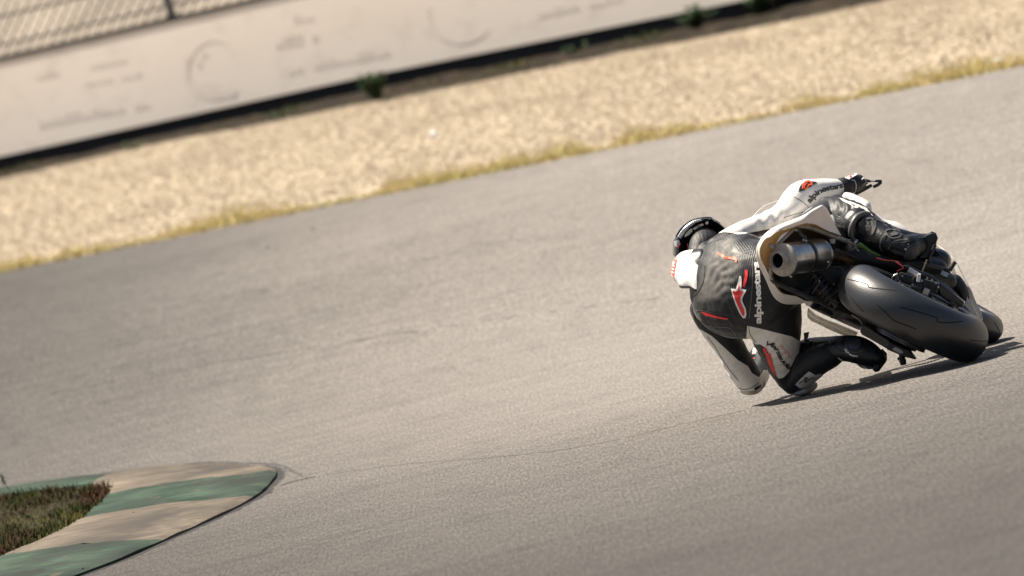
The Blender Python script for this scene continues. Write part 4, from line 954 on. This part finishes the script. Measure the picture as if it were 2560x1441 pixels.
rider = empty('person', rider_base)
tag(rider, 'rider in black and white leathers hanging off the leaning motorcycle with one knee down', 'person')
suit_o = put('leather_suit', body, suit, rider)
bvh = BVHTree.FromPolygons([Vector(c) for c in co], [tuple(p.vertices) for p in body.polygons])
BV = {'suit': bvh}
def drape(px_, py_, off, tgt='suit'):
    d = ray(px_, py_).normalized(); h = BV[tgt].ray_cast(cam_loc + d * 35, d)
    if h[0] is None: return None
    n = h[1] if h[1].dot(d) < 0 else -h[1]; return h[0] + n * off - d * off * .5
def subdiv(pts, step_):
    out = []
    for i in range(len(pts)):
        a, c = Vector(pts[i]), Vector(pts[(i + 1) % len(pts)]); n = max(1, int((c - a).length / step_)); out += [tuple(a + (c - a) * t / n) for t in range(n)]
    return out
def decal_mesh(name, v2, f2, m, parent, off=.0015, tgt='suit'):
    bm = bmesh.new(); vs_ = [bm.verts.new((x, y, 0)) for x, y in v2]
    for q in f2:
        try: bm.faces.new([vs_[i] for i in q])
        except ValueError: pass
    bmesh.ops.triangulate(bm, faces=bm.faces)
    for _ in range(4):
        e = [e for e in bm.edges if e.calc_length() > 6]
        if not e: break
        bmesh.ops.subdivide_edges(bm, edges=e, cuts=1); bmesh.ops.triangulate(bm, faces=bm.faces)
    dead = []
    for v in bm.verts:
        p = drape(v.co.x, v.co.y, off, tgt)
        if p is None: dead.append(v)
        else: v.co = p
    bmesh.ops.delete(bm, geom=dead, context='VERTS')
    bad = [f for f in bm.faces if max(v.co.y for v in f.verts) - min(v.co.y for v in f.verts) > .05]; bmesh.ops.delete(bm, geom=bad, context='FACES')
    me = bpy.data.meshes.new(name); bm.to_mesh(me); bm.free()
    if not len(me.polygons): return None
    me.polygons.foreach_set('use_smooth', [True] * len(me.polygons)); return put(name, me, m, parent)
def decal(name, poly, m, parent=None, off=.0015, tgt='suit'):
    q = subdiv(poly, 5); tris = tessellate_polygon([[Vector((x, y, 0)) for x, y in q]]); return decal_mesh(name, q, tris, m, parent or suit_o, off, tgt)
def line(name, pts, w, m, parent=None, off=.0012, tgt='suit', n=None):
    q = cr(pts, n or max(8, len(pts) * 8)); v = []; 
    for i, p in enumerate(q):
        d = q[min(i + 1, len(q) - 1)] - q[max(i - 1, 0)]; d = d / (np.hypot(*d) + 1e-9); ww = w / 2; v += [(p[0] - d[1] * ww, p[1] + d[0] * ww), (p[0] + d[1] * ww, p[1] - d[0] * ww)]
    return decal_mesh(name, v, [(2 * i, 2 * i + 1, 2 * i + 3, 2 * i + 2) for i in range(len(q) - 1)], m, parent or suit_o, off, tgt)
def lettering(text, base, height, m, parent=None, bold=.0, shear=0.0, off=.0022, tgt='suit', flip=1, spacing=.92, yoff=0.0):
    cu = bpy.data.curves.new('t', 'FONT'); cu.body = text; cu.size = 1; cu.offset = bold; cu.shear = shear; cu.space_character = spacing; cu.resolution_u = 3
    ob = bpy.data.objects.new('t', cu); col.objects.link(ob); dg = bpy.context.evaluated_depsgraph_get(); dg.update()
    me = bpy.data.meshes.new_from_object(ob.evaluated_get(dg)); v = coords(me); bpy.data.objects.remove(ob)
    x0, x1 = v[:, 0].min(), v[:, 0].max(); q = np.array(cr(base, 120)); seg = np.r_[0, np.cumsum(np.hypot(*np.diff(q, axis=0).T))]; tot = seg[-1]
    out = []
    for x, y, _ in v:
        s = (x - x0) / (x1 - x0) * tot; cx2 = np.interp(s, seg, q[:, 0]); cy2 = np.interp(s, seg, q[:, 1]); e = 2.0
        dx = np.interp(min(s + e, tot), seg, q[:, 0]) - np.interp(max(s - e, 0), seg, q[:, 0]); dy = np.interp(min(s + e, tot), seg, q[:, 1]) - np.interp(max(s - e, 0), seg, q[:, 1]); l = math.hypot(dx, dy)
        h = (y - yoff) * height / .55 * flip; out.append((cx2 + dy / l * h, cy2 - dx / l * h))
    f2 = [tuple(p.vertices) for p in me.polygons]; r = decal_mesh('lettering', out, f2, m, parent or suit_o, off, tgt); bpy.data.meshes.remove(me); return r

# printed marks on the leathers
lettering('alpinestars', [(2025, 509), (2033, 499), (2043, 490), (2054, 483), (2065, 478), (2078, 475), (2092, 473), (2108, 469)], 10.5, black_print, bold=.022)
lettering('alpinestars', [(1903, 809), (1903, 770), (1902, 730), (1900, 695), (1897, 655)], 12.5, white_print, bold=.035)
decal('emblem_patch', [(1996, 481), (1999, 468), (2006, 459), (2020, 453), (2043, 456), (2028, 466), (2012, 476)], black_print, off=.0012)
line('emblem', [(2007, 474), (2007, 465), (2013, 456), (2024, 454), (2030, 462), (2022, 463), (2018, 470), (2012, 474)], 3.2, orange_print, off=.0024)
line('emblem', [(2011, 472), (2012, 464), (2018, 458)], 2.2, orange_print, off=.0024)
star_w = decal('emblem', [(1849, 691), (1853, 690), (1855, 700), (1854, 722), (1867, 725), (1857, 744), (1856, 752), (1865, 772), (1867, 785), (1864, 795), (1858, 795), (1850, 784), (1840, 762), (1833, 742), (1828, 722), (1841, 723)], white_print, off=.0022)
decal('emblem', [(1849.5, 706), (1850, 727), (1860, 728.5), (1852, 743), (1851.5, 753), (1861, 774), (1862, 786), (1860, 790), (1856, 787), (1845, 763), (1838, 745), (1833, 727), (1845, 727.5)], red_print, star_w, off=.0034)
line('lettering', [(1866, 675), (1866, 690), (1863, 705), (1860, 718)], 7, red_print, off=.0020)
decal('red_stripe', [(1752, 779), (1764, 781), (1792, 790), (1821, 796), (1819, 800), (1791, 795.5), (1764, 789)], red_print, off=.0022)
decal('red_stripe', [(1793, 632), (1802, 634), (1813, 641), (1825, 644), (1837, 643), (1844, 650), (1842, 658), (1837, 651), (1825, 648.5), (1811, 646.5), (1800, 640)], orange_print, off=.0026)
decal('red_stripe', [(1907, 870), (1916, 870), (1918, 881), (1927, 887), (1933, 912), (1941, 941), (1932, 931), (1921, 907), (1915, 888), (1910, 880)], red_print, off=.0026)
lettering('Versaude', [(1915, 863), (1930, 868), (1940, 880), (1948, 897), (1958, 911), (1972, 926)], 9, black_print, bold=.02, shear=.35, spacing=.9)
line('lettering', [(1950, 866), (1954, 864), (1957, 870), (1955, 872), (1960, 872), (1964, 880), (1961, 884), (1968, 880), (1972, 890), (1969, 893), (1976, 892), (1982, 901)], .9, red_print, off=.0022)
lettering('asv', [(1887, 975), (1895, 971), (1904, 966)], 6, black_print, bold=.05)
line('trim', [(1957, 975 - 28), (1990, 962 - 22), (2018, 945)], 1.0, black_print)
line('lettering', [(1998, 958), (2008, 951), (2018, 944), (2012, 955), (2026, 947), (2034, 944)], 2.2, black_print, off=.002)
decal('knee_edge', [(2104, 493), (2112, 493), (2142, 503), (2168, 513), (2186, 534), (2182, 540), (2164, 519), (2140, 509), (2110, 499)], black_print, off=.002)
for q in ((2128, 510, 2136, 515), (2146, 518, 2152, 522), (2158, 524, 2164, 531)): line('knee_print', [(q[0], q[1]), (q[2], q[3])], 3, black_print, off=.002)
# seams
seam_m = mat('seam_thread', (.05, .05, .05), .8); seam_l = mat('seam_light', (.16, .155, .15), .7)
line('seam', [(1762, 664), (1762, 680), (1759, 702), (1750, 722), (1738, 738), (1722, 745)], 1.6, black_print)
for pts, m in (([(1984, 492), (1998, 500), (2012, 510), (2026, 524)], seam_m), ([(1768, 842), (1788, 868), (1802, 892), (1822, 922), (1846, 952)], seam_m), ([(1845, 971), (1862, 974), (1878, 970), (1896, 957)], seam_m),
               ([(1735, 782), (1742, 777), (1752, 776), (1790, 785)], seam_l), ([(1750, 812), (1790, 818), (1822, 820), (1838, 836), (1845, 856)], seam_l), ([(1817, 745), (1816, 765), (1824, 795), (1838, 825), (1846, 852)], black_print),
               ([(1786, 600), (1787, 620), (1784, 628), (1790, 634)], black_print), ([(1790, 602), (1810, 598), (1826, 612), (1832, 624)], black_print), ([(1882, 640), (1882, 690), (1879, 740), (1873, 795)], seam_l),
               ([(1872, 815), (1875, 835), (1890, 858)], seam_m), ([(1926, 890), (1938, 935), (1947, 947)], seam_m), ([(1960, 545), (1990, 535), (2008, 530)], seam_m)):
    line('seam', pts, 1.3, m, off=.0010)

# ---- aerodynamic hump on the shoulders
HO = [(1677, 682), (1680, 665), (1686, 650), (1693, 640), (1704, 631), (1720, 626), (1740, 624), (1760, 623), (1766, 640), (1765, 662), (1763, 680), (1759, 702), (1752, 719), (1741, 731), (1726, 722), (1702, 720), (1691, 707), (1681, 694)]
hcx, hcy = 1722, 673
def hf(x, y): return .395 + (1765 - x) * .00125 + (722 - y) * .0009
rows = [[P(hcx + (x - hcx) * k, hcy + (y - hcy) * k, 40 + hf(x, y) * (1 if k > .9 else k) + (hf(hcx, hcy) * (1 - k) if k <= .9 else 0) + d) for x, y in HO + HO[:1]] for k, d in ((.97, .16), (1.0, .10), (1.0, .05), (.93, .012), (.8, -.004), (.5, -.014), (.04, -.018))]
mb = MB(); grid(mb, rows, 90, 36); hm = mesh('aero_hump', mb.v, mb.f); hco = coords(hm).copy()
hump_o = put('aero_hump', hm, white_paint, suit_o); fixnormals(hump_o)
hm_leather = mat('hump_leather', (.78, .76, .72), .42, var=.06, vscale=20, bump=.1, bscale=60); hm.materials.clear(); hm.materials.append(hm_leather)
BV['hump'] = BVHTree.FromPolygons([Vector(c) for c in hco], [tuple(p.vertices) for p in hm.polygons])
dark_leather = mat('dark_leather', (.016, .0165, .018), .4, bump=.1, bscale=60)
decal('hump_panel', [(1728, 634), (1736, 620), (1775, 615), (1775, 664), (1746, 663), (1738, 654)], dark_leather, hump_o, .0016, 'hump')
decal('hump_panel', [(1688, 712), (1702, 716), (1726, 716), (1742, 725), (1741, 745), (1690, 740)], dark_leather, hump_o, .0016, 'hump')
decal('hump_stripe', [(1690, 640), (1697, 636), (1692, 655), (1686, 682), (1685, 700), (1668, 690), (1672, 660)], orange_print, hump_o, .0016, 'hump')
for y in (655, 664, 672, 680): line('lettering', [(1684 - (y - 650) * .12, y), (1689 - (y - 650) * .12, y + 3)], 3, white_print, hump_o, .0028, 'hump')
line('seam', [(1728, 634), (1733, 650), (1746, 662), (1760, 663)], 1.2, seam_m, hump_o, .0024, 'hump')

# ---- helmet: glossy shell open towards the viewer, dark lining, neck roll
hc = P(1753, 606, 40.80); hx_ = cx_; hy_ = cy_
def HP(dx, dy, f): return P(1753 + dx, 606 + dy, 40.80 + f)
rim_out = [(-70, 32), (-70, 14), (-69, -3), (-64, -14), (-52, -33), (-40, -44), (-26, -54), (-10, -59), (8, -62), (23, -62), (34, -56), (48, -47), (63, -34), (72, -18), (72, 4), (60, 30), (30, 50), (-10, 58), (-48, 50)]
rim_in = [(-44, 24), (-44, 6), (-43, -12), (-36, -24), (-27, -32), (-17, -40), (-6, -47), (4, -50), (13, -54), (25, -56), (33, -50), (45, -42), (57, -30), (64, -16), (62, 2), (50, 24), (24, 40), (-10, 46), (-34, 40)]
n = len(rim_out); cl = lambda a: a + [a[0]]
rows = [[HP(x, y, -.015) for x, y in cl(rim_in)], [HP((x * .4 + a * .6), (y * .4 + c_ * .6), -.035) for (x, y), (a, c_) in zip(cl(rim_in), cl(rim_out))], [HP(x, y, .01) for x, y in cl(rim_out)],
        [HP(x * 1.0, y * 1.0, .07) for x, y in cl(rim_out)], [HP(x * .88, y * .88, .15) for x, y in cl(rim_out)], [HP(x * .62, y * .62, .21) for x, y in cl(rim_out)], [HP(x * .05, y * .05, .25) for x, y in cl(rim_out)]]
mb = MB(); grid(mb, rows, 80, 40); helmet = part('helmet', mb, helmet_black, rider, angle=0); fixnormals(helmet)
helmet_in = mat('helmet_lining', (.010, .013, .022), .6)
rows = [[HP(x, y, -.012) for x, y in cl(rim_in)], [HP(x * .96, y * .96, .03) for x, y in cl(rim_in)], [HP(x * .5, y * .5, .09) for x, y in cl(rim_in)], [HP(x * .03, y * .03, .1) for x, y in cl(rim_in)]]
mb = MB(); grid(mb, rows, 60, 16); part('lining', mb, helmet_in, helmet, angle=0)
nk = blob([limb([(1750, 640, .70, 30, .05), (1758, 615, .74, 36, .06), (1768, 600, .78, 32, .05)], 10)], .006, 3); put('neck_roll', nk, mat('neck_fabric', (.022, .022, .024), .6, var=.5, vscale=20, stretch=(3, 1, 1), bump=.4, bscale=25), helmet)
def hplate(name, pts, f, m, bev=0.0):
    mb = MB(); prism(mb, [P(x, y, 40.80 + f) for x, y in pts], Vector((0, .002, 0))); o = part(name, mb, m, helmet, smooth=False); fixnormals(o); return o
sticker = mat('sticker', (.55, .51, .44), .5, var=.15, vscale=60)
hplate('sticker', [(1733, 573), (1734, 570), (1748, 562), (1756, 559), (1760, 563), (1748, 569), (1735, 576)], -.022, sticker)
hplate('sticker', [(1711, 592), (1713, 586), (1724, 574), (1731, 571), (1731, 580), (1722, 588), (1713, 593)], -.022, sticker)
hplate('sticker', [(1763, 557), (1770, 552), (1771, 560), (1765, 562)], -.022, sticker)
for x in (1742, 1745.5, 1748.5): hplate('lettering', [(x, 570.5), (x + 1.6, 569.5), (x + 3, 563.5), (x + 1.4, 564.5)], -.024, black_print)
hplate('red_trim', [(1740, 585), (1748, 577), (1757, 572), (1767, 570), (1767, 571.5), (1757, 574), (1749, 578.5), (1741, 586.5)], -.02, red_print)
hplate('red_trim', [(1693, 620), (1697, 610), (1699, 610), (1696, 622)], -.05, red_print); hplate('red_trim', [(1717, 612), (1719, 608), (1722, 622), (1720, 626)], -.03, red_print)
mb = MB(); tube(mb, [HP(x * .99, y * .99, -.004) for x, y in rim_out[3:12]], .003, 8, 30); part('spoiler_edge', mb, helmet_black, helmet)

hc_ = coords(helmet.data) + np.array(helmet.location) + np.array(rider.location); BV['hel'] = BVHTree.FromPolygons([Vector(q) for q in hc_], [tuple(q.vertices) for q in helmet.data.polygons])
hel_silver = mat('helmet_silver', (.42, .43, .45), .25, .4)
decal('shell_patch', [(1694, 592), (1704, 577), (1718, 562), (1734, 552), (1752, 547.5), (1756, 551), (1740, 556), (1724, 567), (1711, 583), (1702, 598)], hel_silver, helmet, .0015, 'hel')  # pale silver patches along the top and left of the shell
decal('shell_patch', [(1686, 604), (1697, 600), (1701, 612), (1694, 618), (1687, 616)], hel_silver, helmet, .0015, 'hel')
decal('shell_patch', [(1766, 547), (1779, 545), (1790, 553), (1786, 555), (1776, 549)], hel_silver, helmet, .0015, 'hel')
# ---- gloves
def fingers(base, dirs, lens, r, curl):
    out = []
    for (x, y, f), l in zip(base, lens): out.append((x, y, f, l))
    return out
def glove(name, palm, fing, thumb, cuff, vox=.0042):
    t = [limb(palm, 8, 16), limb(cuff, 6, 16), limb(thumb, 8, 12)] + [limb(q, 10, 10) for q in fing]
    return blob(t, vox, 2)
rg = glove('g', [(2112, 466, 1.0, 21, .03), (2126, 462, 1.0, 22, .03), (2140, 456, 1.01, 20, .03)],
           [[(2134, 446, 1.0, 6.5, .010), (2140, 440, 1.04, 6.5, .010), (2146, 446, 1.08, 6.0, .009), (2149, 456, 1.08, 5.5, .009)],
            [(2141, 449, 1.0, 6.5, .010), (2150, 443, 1.04, 6.5, .010), (2156, 450, 1.08, 6.0, .009), (2158, 460, 1.08, 5.5, .009)],
            [(2146, 456, 1.0, 6.2, .010), (2156, 451, 1.04, 6.2, .010), (2161, 459, 1.07, 5.8, .009), (2160, 468, 1.06, 5.4, .009)],
            [(2146, 464, 1.0, 5.8, .009), (2155, 462, 1.03, 5.6, .009), (2159, 468, 1.05, 5.2, .008), (2155, 474, 1.04, 5.0, .008)]],
           [(2128, 472, .99, 7, .011), (2138, 476, 1.0, 6.8, .010), (2146, 474, 1.02, 6.2, .009), (2152, 470, 1.03, 5.4, .009)],
           [(2098, 472, .985, 25, .044), (2112, 468, .99, 25, .042), (2122, 466, 1.0, 22, .034)])
rgo = put('glove', rg, glove_black, rider); rc = coords(rg) + np.array(rgo.location) + np.array(rider.location)
BV['rg'] = BVHTree.FromPolygons([Vector(c) for c in rc], [tuple(p.vertices) for p in rg.polygons])
decal('knuckle_guard', [(2112, 446), (2120, 436), (2134, 430), (2146, 430), (2144, 438), (2132, 444), (2122, 450)], glove_white, rgo, .002, 'rg')
line('glove_stripe', [(2124, 444), (2132, 438), (2144, 434)], 3, orange_print, rgo, .0035, 'rg')
line('glove_seam', [(2128, 452), (2136, 452), (2140, 464), (2138, 480)], 1.2, white_print, rgo, .002, 'rg')
lg = glove('g', [(1903, 902, .99, 15, .03), (1896, 893, 1.0, 17, .03), (1890, 885, 1.01, 16, .03)],
           [[(1888 + k * 4, 880 + k * 5, 1.0, 6, .01), (1882 + k * 3, 878 + k * 6, 1.05, 6, .01), (1880 + k * 3, 886 + k * 6, 1.08, 5.5, .009), (1884 + k * 3, 893 + k * 5, 1.07, 5, .009)] for k in range(4)],
           [(1898, 896, .98, 6.5, .01), (1892, 903, .99, 6, .01), (1884, 904, 1.0, 5.5, .009), (1880, 900, 1.02, 5, .009)],
           [(1906, 912, .95, 20, .04), (1903, 904, .98, 18, .035), (1900, 898, .99, 16, .032)])
lgo = put('glove', lg, glove_black, rider); lc = coords(lg) + np.array(lgo.location) + np.array(rider.location)
BV['lg'] = BVHTree.FromPolygons([Vector(c) for c in lc], [tuple(p.vertices) for p in lg.polygons])
decal('knuckle_guard', [(1880, 886), (1884, 872), (1900, 868), (1910, 876), (1908, 890), (1894, 886)], glove_white, lgo, .002, 'lg')
line('glove_stripe', [(1884, 897), (1892, 894), (1900, 897)], 2.5, orange_print, lgo, .003, 'lg')

# ---- boots
def boot(ctrls, vox=.0055): return blob([limb(c, 16, 20) for c in ctrls], vox, 3)
lb = boot([[(2008, 898, .50, 46, .068), (2035, 888, .46, 45, .066), (2070, 879, .40, 38, .060), (2100, 872, .35, 33, .055), (2125, 872, .31, 34, .055), (2150, 877, .28, 35, .052), (2180, 890, .26, 30, .042), (2200, 896, .25, 20, .035)],
           [(2180, 892, .26, 30, .04), (2170, 896, .36, 30, .04), (2156, 895, .48, 24, .035)],
           [(2196, 888, .25, 14, .03), (2206, 896, .26, 12, .03), (2192, 922, .27, 9, .03)]])
lbo = put('boot', lb, boot_black, rider); tag(lbo, 'black left boot tucked under the motorcycle')
rb_ = boot([[(2140, 562, .42, 46, .066), (2165, 576, .38, 42, .062), (2195, 592, .34, 36, .056), (2225, 606, .30, 32, .052), (2255, 618, .28, 31, .05), (2275, 628, .26, 24, .042)],
            [(2270, 618, .27, 30, .045), (2300, 612, .36, 28, .045), (2318, 608, .5, 24, .04)],
            [(2195, 570, .38, 22, .04), (2235, 585, .36, 18, .04), (2280, 594, .36, 14, .04), (2316, 596, .4, 10, .035)]])
rbo = put('boot', rb_, boot_black, rider); tag(rbo, 'black right boot on the upper footpeg')
for k, (o, m) in {'lb': (lbo, lb), 'rb': (rbo, rb_)}.items():
    c = coords(m) + np.array(o.location) + np.array(rider.location); BV[k] = BVHTree.FromPolygons([Vector(q) for q in c], [tuple(p.vertices) for p in m.polygons])
def bplate(name, pts, f, th, m, parent, bev=.002):
    mb = MB(); prism(mb, [P(x, y, 40 + f) for x, y in pts], Vector((0, th, 0))); o = part(name, mb, m, parent, smooth=False, bevel=bev); fixnormals(o); return o
# right boot: collar ring, shin armour, heel cup, sole
mb = MB(); tube(mb, [P(x, y, 40 + f) for x, y, f in ((2181, 541, .40), (2166, 535, .37), (2149, 539, .35), (2137, 551, .335), (2129, 569, .33), (2128, 585, .335), (2132, 597, .35), (2142, 604, .37))], [.009, .011, .012, .012, .012, .012, .010, .007], 12, 30); part('collar', mb, boot_grey, rbo)
decal('armour_strip', [(2176, 553), (2190, 552), (2191, 567), (2184, 584), (2178, 588), (2181, 574)], boot_grey, rbo, .0025, 'rb')
for k in range(5): line('armour_slot', [(2180 + k * .6, 557 + k * 6), (2188 + k * .2, 553 + k * 6)], 1.2, black_print, rbo, .004, 'rb')
line('armour_edge', [(2216, 585), (2206, 594), (2202, 604), (2201, 618), (2206, 628)], 3.2, boot_grey, rbo, .003, 'rb')
line('armour_edge', [(2222, 592), (2214, 580), (2222, 575), (2242, 577), (2250, 582), (2250, 592), (2232, 596), (2222, 592)], 3.0, boot_grey, rbo, .003, 'rb', 40)
decal('badge', [(2224, 586), (2234, 579), (2247, 583), (2244, 588), (2228, 591)], boot_grey, rbo, .0025, 'rb')
line('armour_edge', [(2222, 622), (2228, 610), (2240, 603), (2256, 600), (2270, 599)], 3.0, boot_grey, rbo, .003, 'rb')
line('armour_edge', [(2232, 614), (2242, 608), (2258, 606), (2276, 603)], 1.6, boot_grey, rbo, .003, 'rb')
line('armour_edge', [(2190, 548), (2205, 556), (2222, 560), (2232, 570), (2250, 576)], 2.2, boot_grey, rbo, .003, 'rb')
line('armour_edge', [(2272, 640), (2266, 626), (2276, 616), (2298, 607)], 1.6, boot_grey, rbo, .003, 'rb')
line('armour_edge', [(2290, 604), (2296, 596), (2312, 594), (2330, 592)], 2.0, boot_grey, rbo, .003, 'rb')
decal('heel_cup', [(2262, 634), (2268, 626), (2280, 618), (2300, 610), (2302, 622), (2294, 644), (2272, 650), (2260, 646)], mat('heel_rubber', (.05, .052, .055), .5), rbo, .003, 'rb')
mb = MB(); p = P(2264, 623.5, 40.2); 
h_ = drape(2264, 623.5, .002, 'rb') or p; cyl(mb, h_, h_ - Vector((0, .004, 0)), .0045, 12); part('buckle_rivet', mb, steel, rbo, angle=40)
h_ = drape(2271, 611, .002, 'rb') or p; mb = MB(); cyl(mb, h_, h_ - Vector((0, .004, 0)), .0028, 10); part('buckle_rivet', mb, steel, rbo, angle=40)
bplate('sole', [(2300, 596), (2330, 583), (2341, 585), (2344, 592), (2335, 616), (2322, 646), (2298, 648), (2300, 630)], .32, .20, boot_black, rbo, .004)
bplate('sole_edge', [(2343, 594), (2346, 594), (2325, 648), (2320, 648)], .318, .2, mat('sole_rubber', (.07, .072, .075), .6), rbo, .001)
bplate('toe_slider', [(2322, 584), (2328, 578), (2341, 583), (2340, 592), (2330, 590)], .40, .04, boot_grey, rbo, .003)
bplate('buckle', [(2146, 556), (2158, 548), (2162, 556), (2154, 566), (2148, 568)], .325, .01, black_gloss, rbo, .002)
line('armour_edge', [(2166, 548), (2176, 547), (2184, 550)], 4, boot_grey, rbo, .003, 'rb')
# left boot marks
decal('ankle_dome', [(2122, 848), (2138, 844), (2150, 850), (2152, 864), (2144, 874), (2126, 872), (2119, 860)], mat('ankle_plastic', (.03, .031, .034), .3), lbo, .004, 'lb')
line('armour_edge', [(2119, 846), (2116, 860), (2122, 876), (2140, 882), (2158, 876)], 1.6, boot_grey, lbo, .004, 'lb')
line('armour_edge', [(2036, 858), (2032, 880), (2038, 902), (2052, 916)], 1.3, boot_grey, lbo, .003, 'lb')
line('armour_edge', [(2040, 876), (2060, 872), (2086, 866)], 1.2, frame_dark, lbo, .003, 'lb')
line('armour_edge', [(2046, 925), (2062, 918), (2090, 906), (2112, 900)], 1.2, boot_grey, lbo, .003, 'lb')
line('armour_edge', [(2160, 850), (2172, 862), (2180, 884), (2176, 906)], 1.2, frame_dark, lbo, .003, 'lb')
line('armour_edge', [(2064, 848), (2072, 852), (2078, 862)], 3, boot_grey, lbo, .003, 'lb')
for k in range(4): line('armour_slot', [(2066 + k * 5, 850 - k * 1.5), (2068 + k * 5, 860 - k)], 2.4, boot_grey, lbo, .003, 'lb')
line('armour_edge', [(2090, 841), (2087, 858), (2090, 872), (2104, 880), (2120, 884)], 1.6, frame_dark, lbo, .003, 'lb')
for k in range(5): line('armour_slot', [(2092 + k * 3, 850), (2091 + k * 3, 870)], .9, frame_dark, lbo, .003, 'lb')
lettering('alpinestars', [(2111, 874), (2120, 884), (2132, 891), (2145, 893)], 4.5, white_print, lbo, bold=.03, tgt='lb')
line('lettering', [(2096, 894), (2102, 898), (2110, 902)], 2, white_print, lbo, .003, 'lb')
line('strap', [(2028, 850), (2024, 880), (2030, 912), (2040, 925)], 3, black_gloss, lbo, .003, 'lb'); line('strap', [(2003, 862), (2001, 885), (2006, 915)], 4, black_gloss, lbo, .003, 'lb')
bplate('buckle', [(2019, 888), (2026, 886), (2028, 898), (2022, 902)], .43, .006, frame_dark, lbo, .001)
bplate('sole', [(2206, 872), (2218, 884), (2216, 900), (2209, 906), (2200, 912), (2198, 920), (2190, 932), (2182, 926), (2186, 905)], .235, .05, boot_black, lbo, .003)
# zip pull at the calf, knee and elbow sliders
bplate('zip_pull', [(2009, 833), (2023, 830), (2021, 842), (2017, 852), (2010, 852), (2010, 842)], .44, .006, mat('navy_strap', (.02, .03, .06), .5), suit_o, .001)
ks = blob([limb([(1980, 975, .60, 13, .045), (1996, 977, .58, 14, .05), (2014, 974, .56, 14, .05), (2026, 969, .54, 12, .045)], 10, 16)], .004, 3); put('knee_slider', ks, slider_grey, suit_o)
es = blob([limb([(1862, 974, .77, 13, .045), (1874, 976, .78, 13, .05), (1888, 971, .79, 15, .05), (1902, 959, .80, 13, .045)], 10, 16)], .0045, 3); put('elbow_slider', es, slider_grey, suit_o)

# moulded tread cuts of the tyres
c_ = coords(rear.data) + np.array(rear.location) + np.array(bike.location); BV['tyre'] = BVHTree.FromPolygons([Vector(q) for q in c_], [tuple(q.vertices) for q in rear.data.polygons])
c_ = coords(front.data) + np.array(front.location) + np.array(bike.location); BV['ftyre'] = BVHTree.FromPolygons([Vector(q) for q in c_], [tuple(q.vertices) for q in front.data.polygons])
for pts, w in (([(2117, 698), (2140, 703), (2160, 708), (2169, 712), (2174, 719), (2205, 723), (2242, 726)], 2.4), ([(2192, 761), (2212, 780), (2233, 800), (2250, 808), (2267, 814), (2290, 823)], 2.4),
               ([(2250, 768), (2290, 779), (2337, 793), (2343, 798), (2347, 806), (2375, 807), (2408, 804)], 2.8), ([(2375, 850), (2390, 862), (2412, 876)], 2), ([(2425, 850), (2448, 853), (2471, 853)], 2),
               ([(2100, 717), (2110, 730), (2117, 736), (2124, 740), (2140, 760), (2158, 780)], 2.2)):
    line('tread_groove', pts, w, groove_black, rear, .0006, 'tyre', 40)
line('tread_groove', [(2486, 806), (2493, 818), (2500, 830)], 1.6, groove_black, front, .0006, 'ftyre')
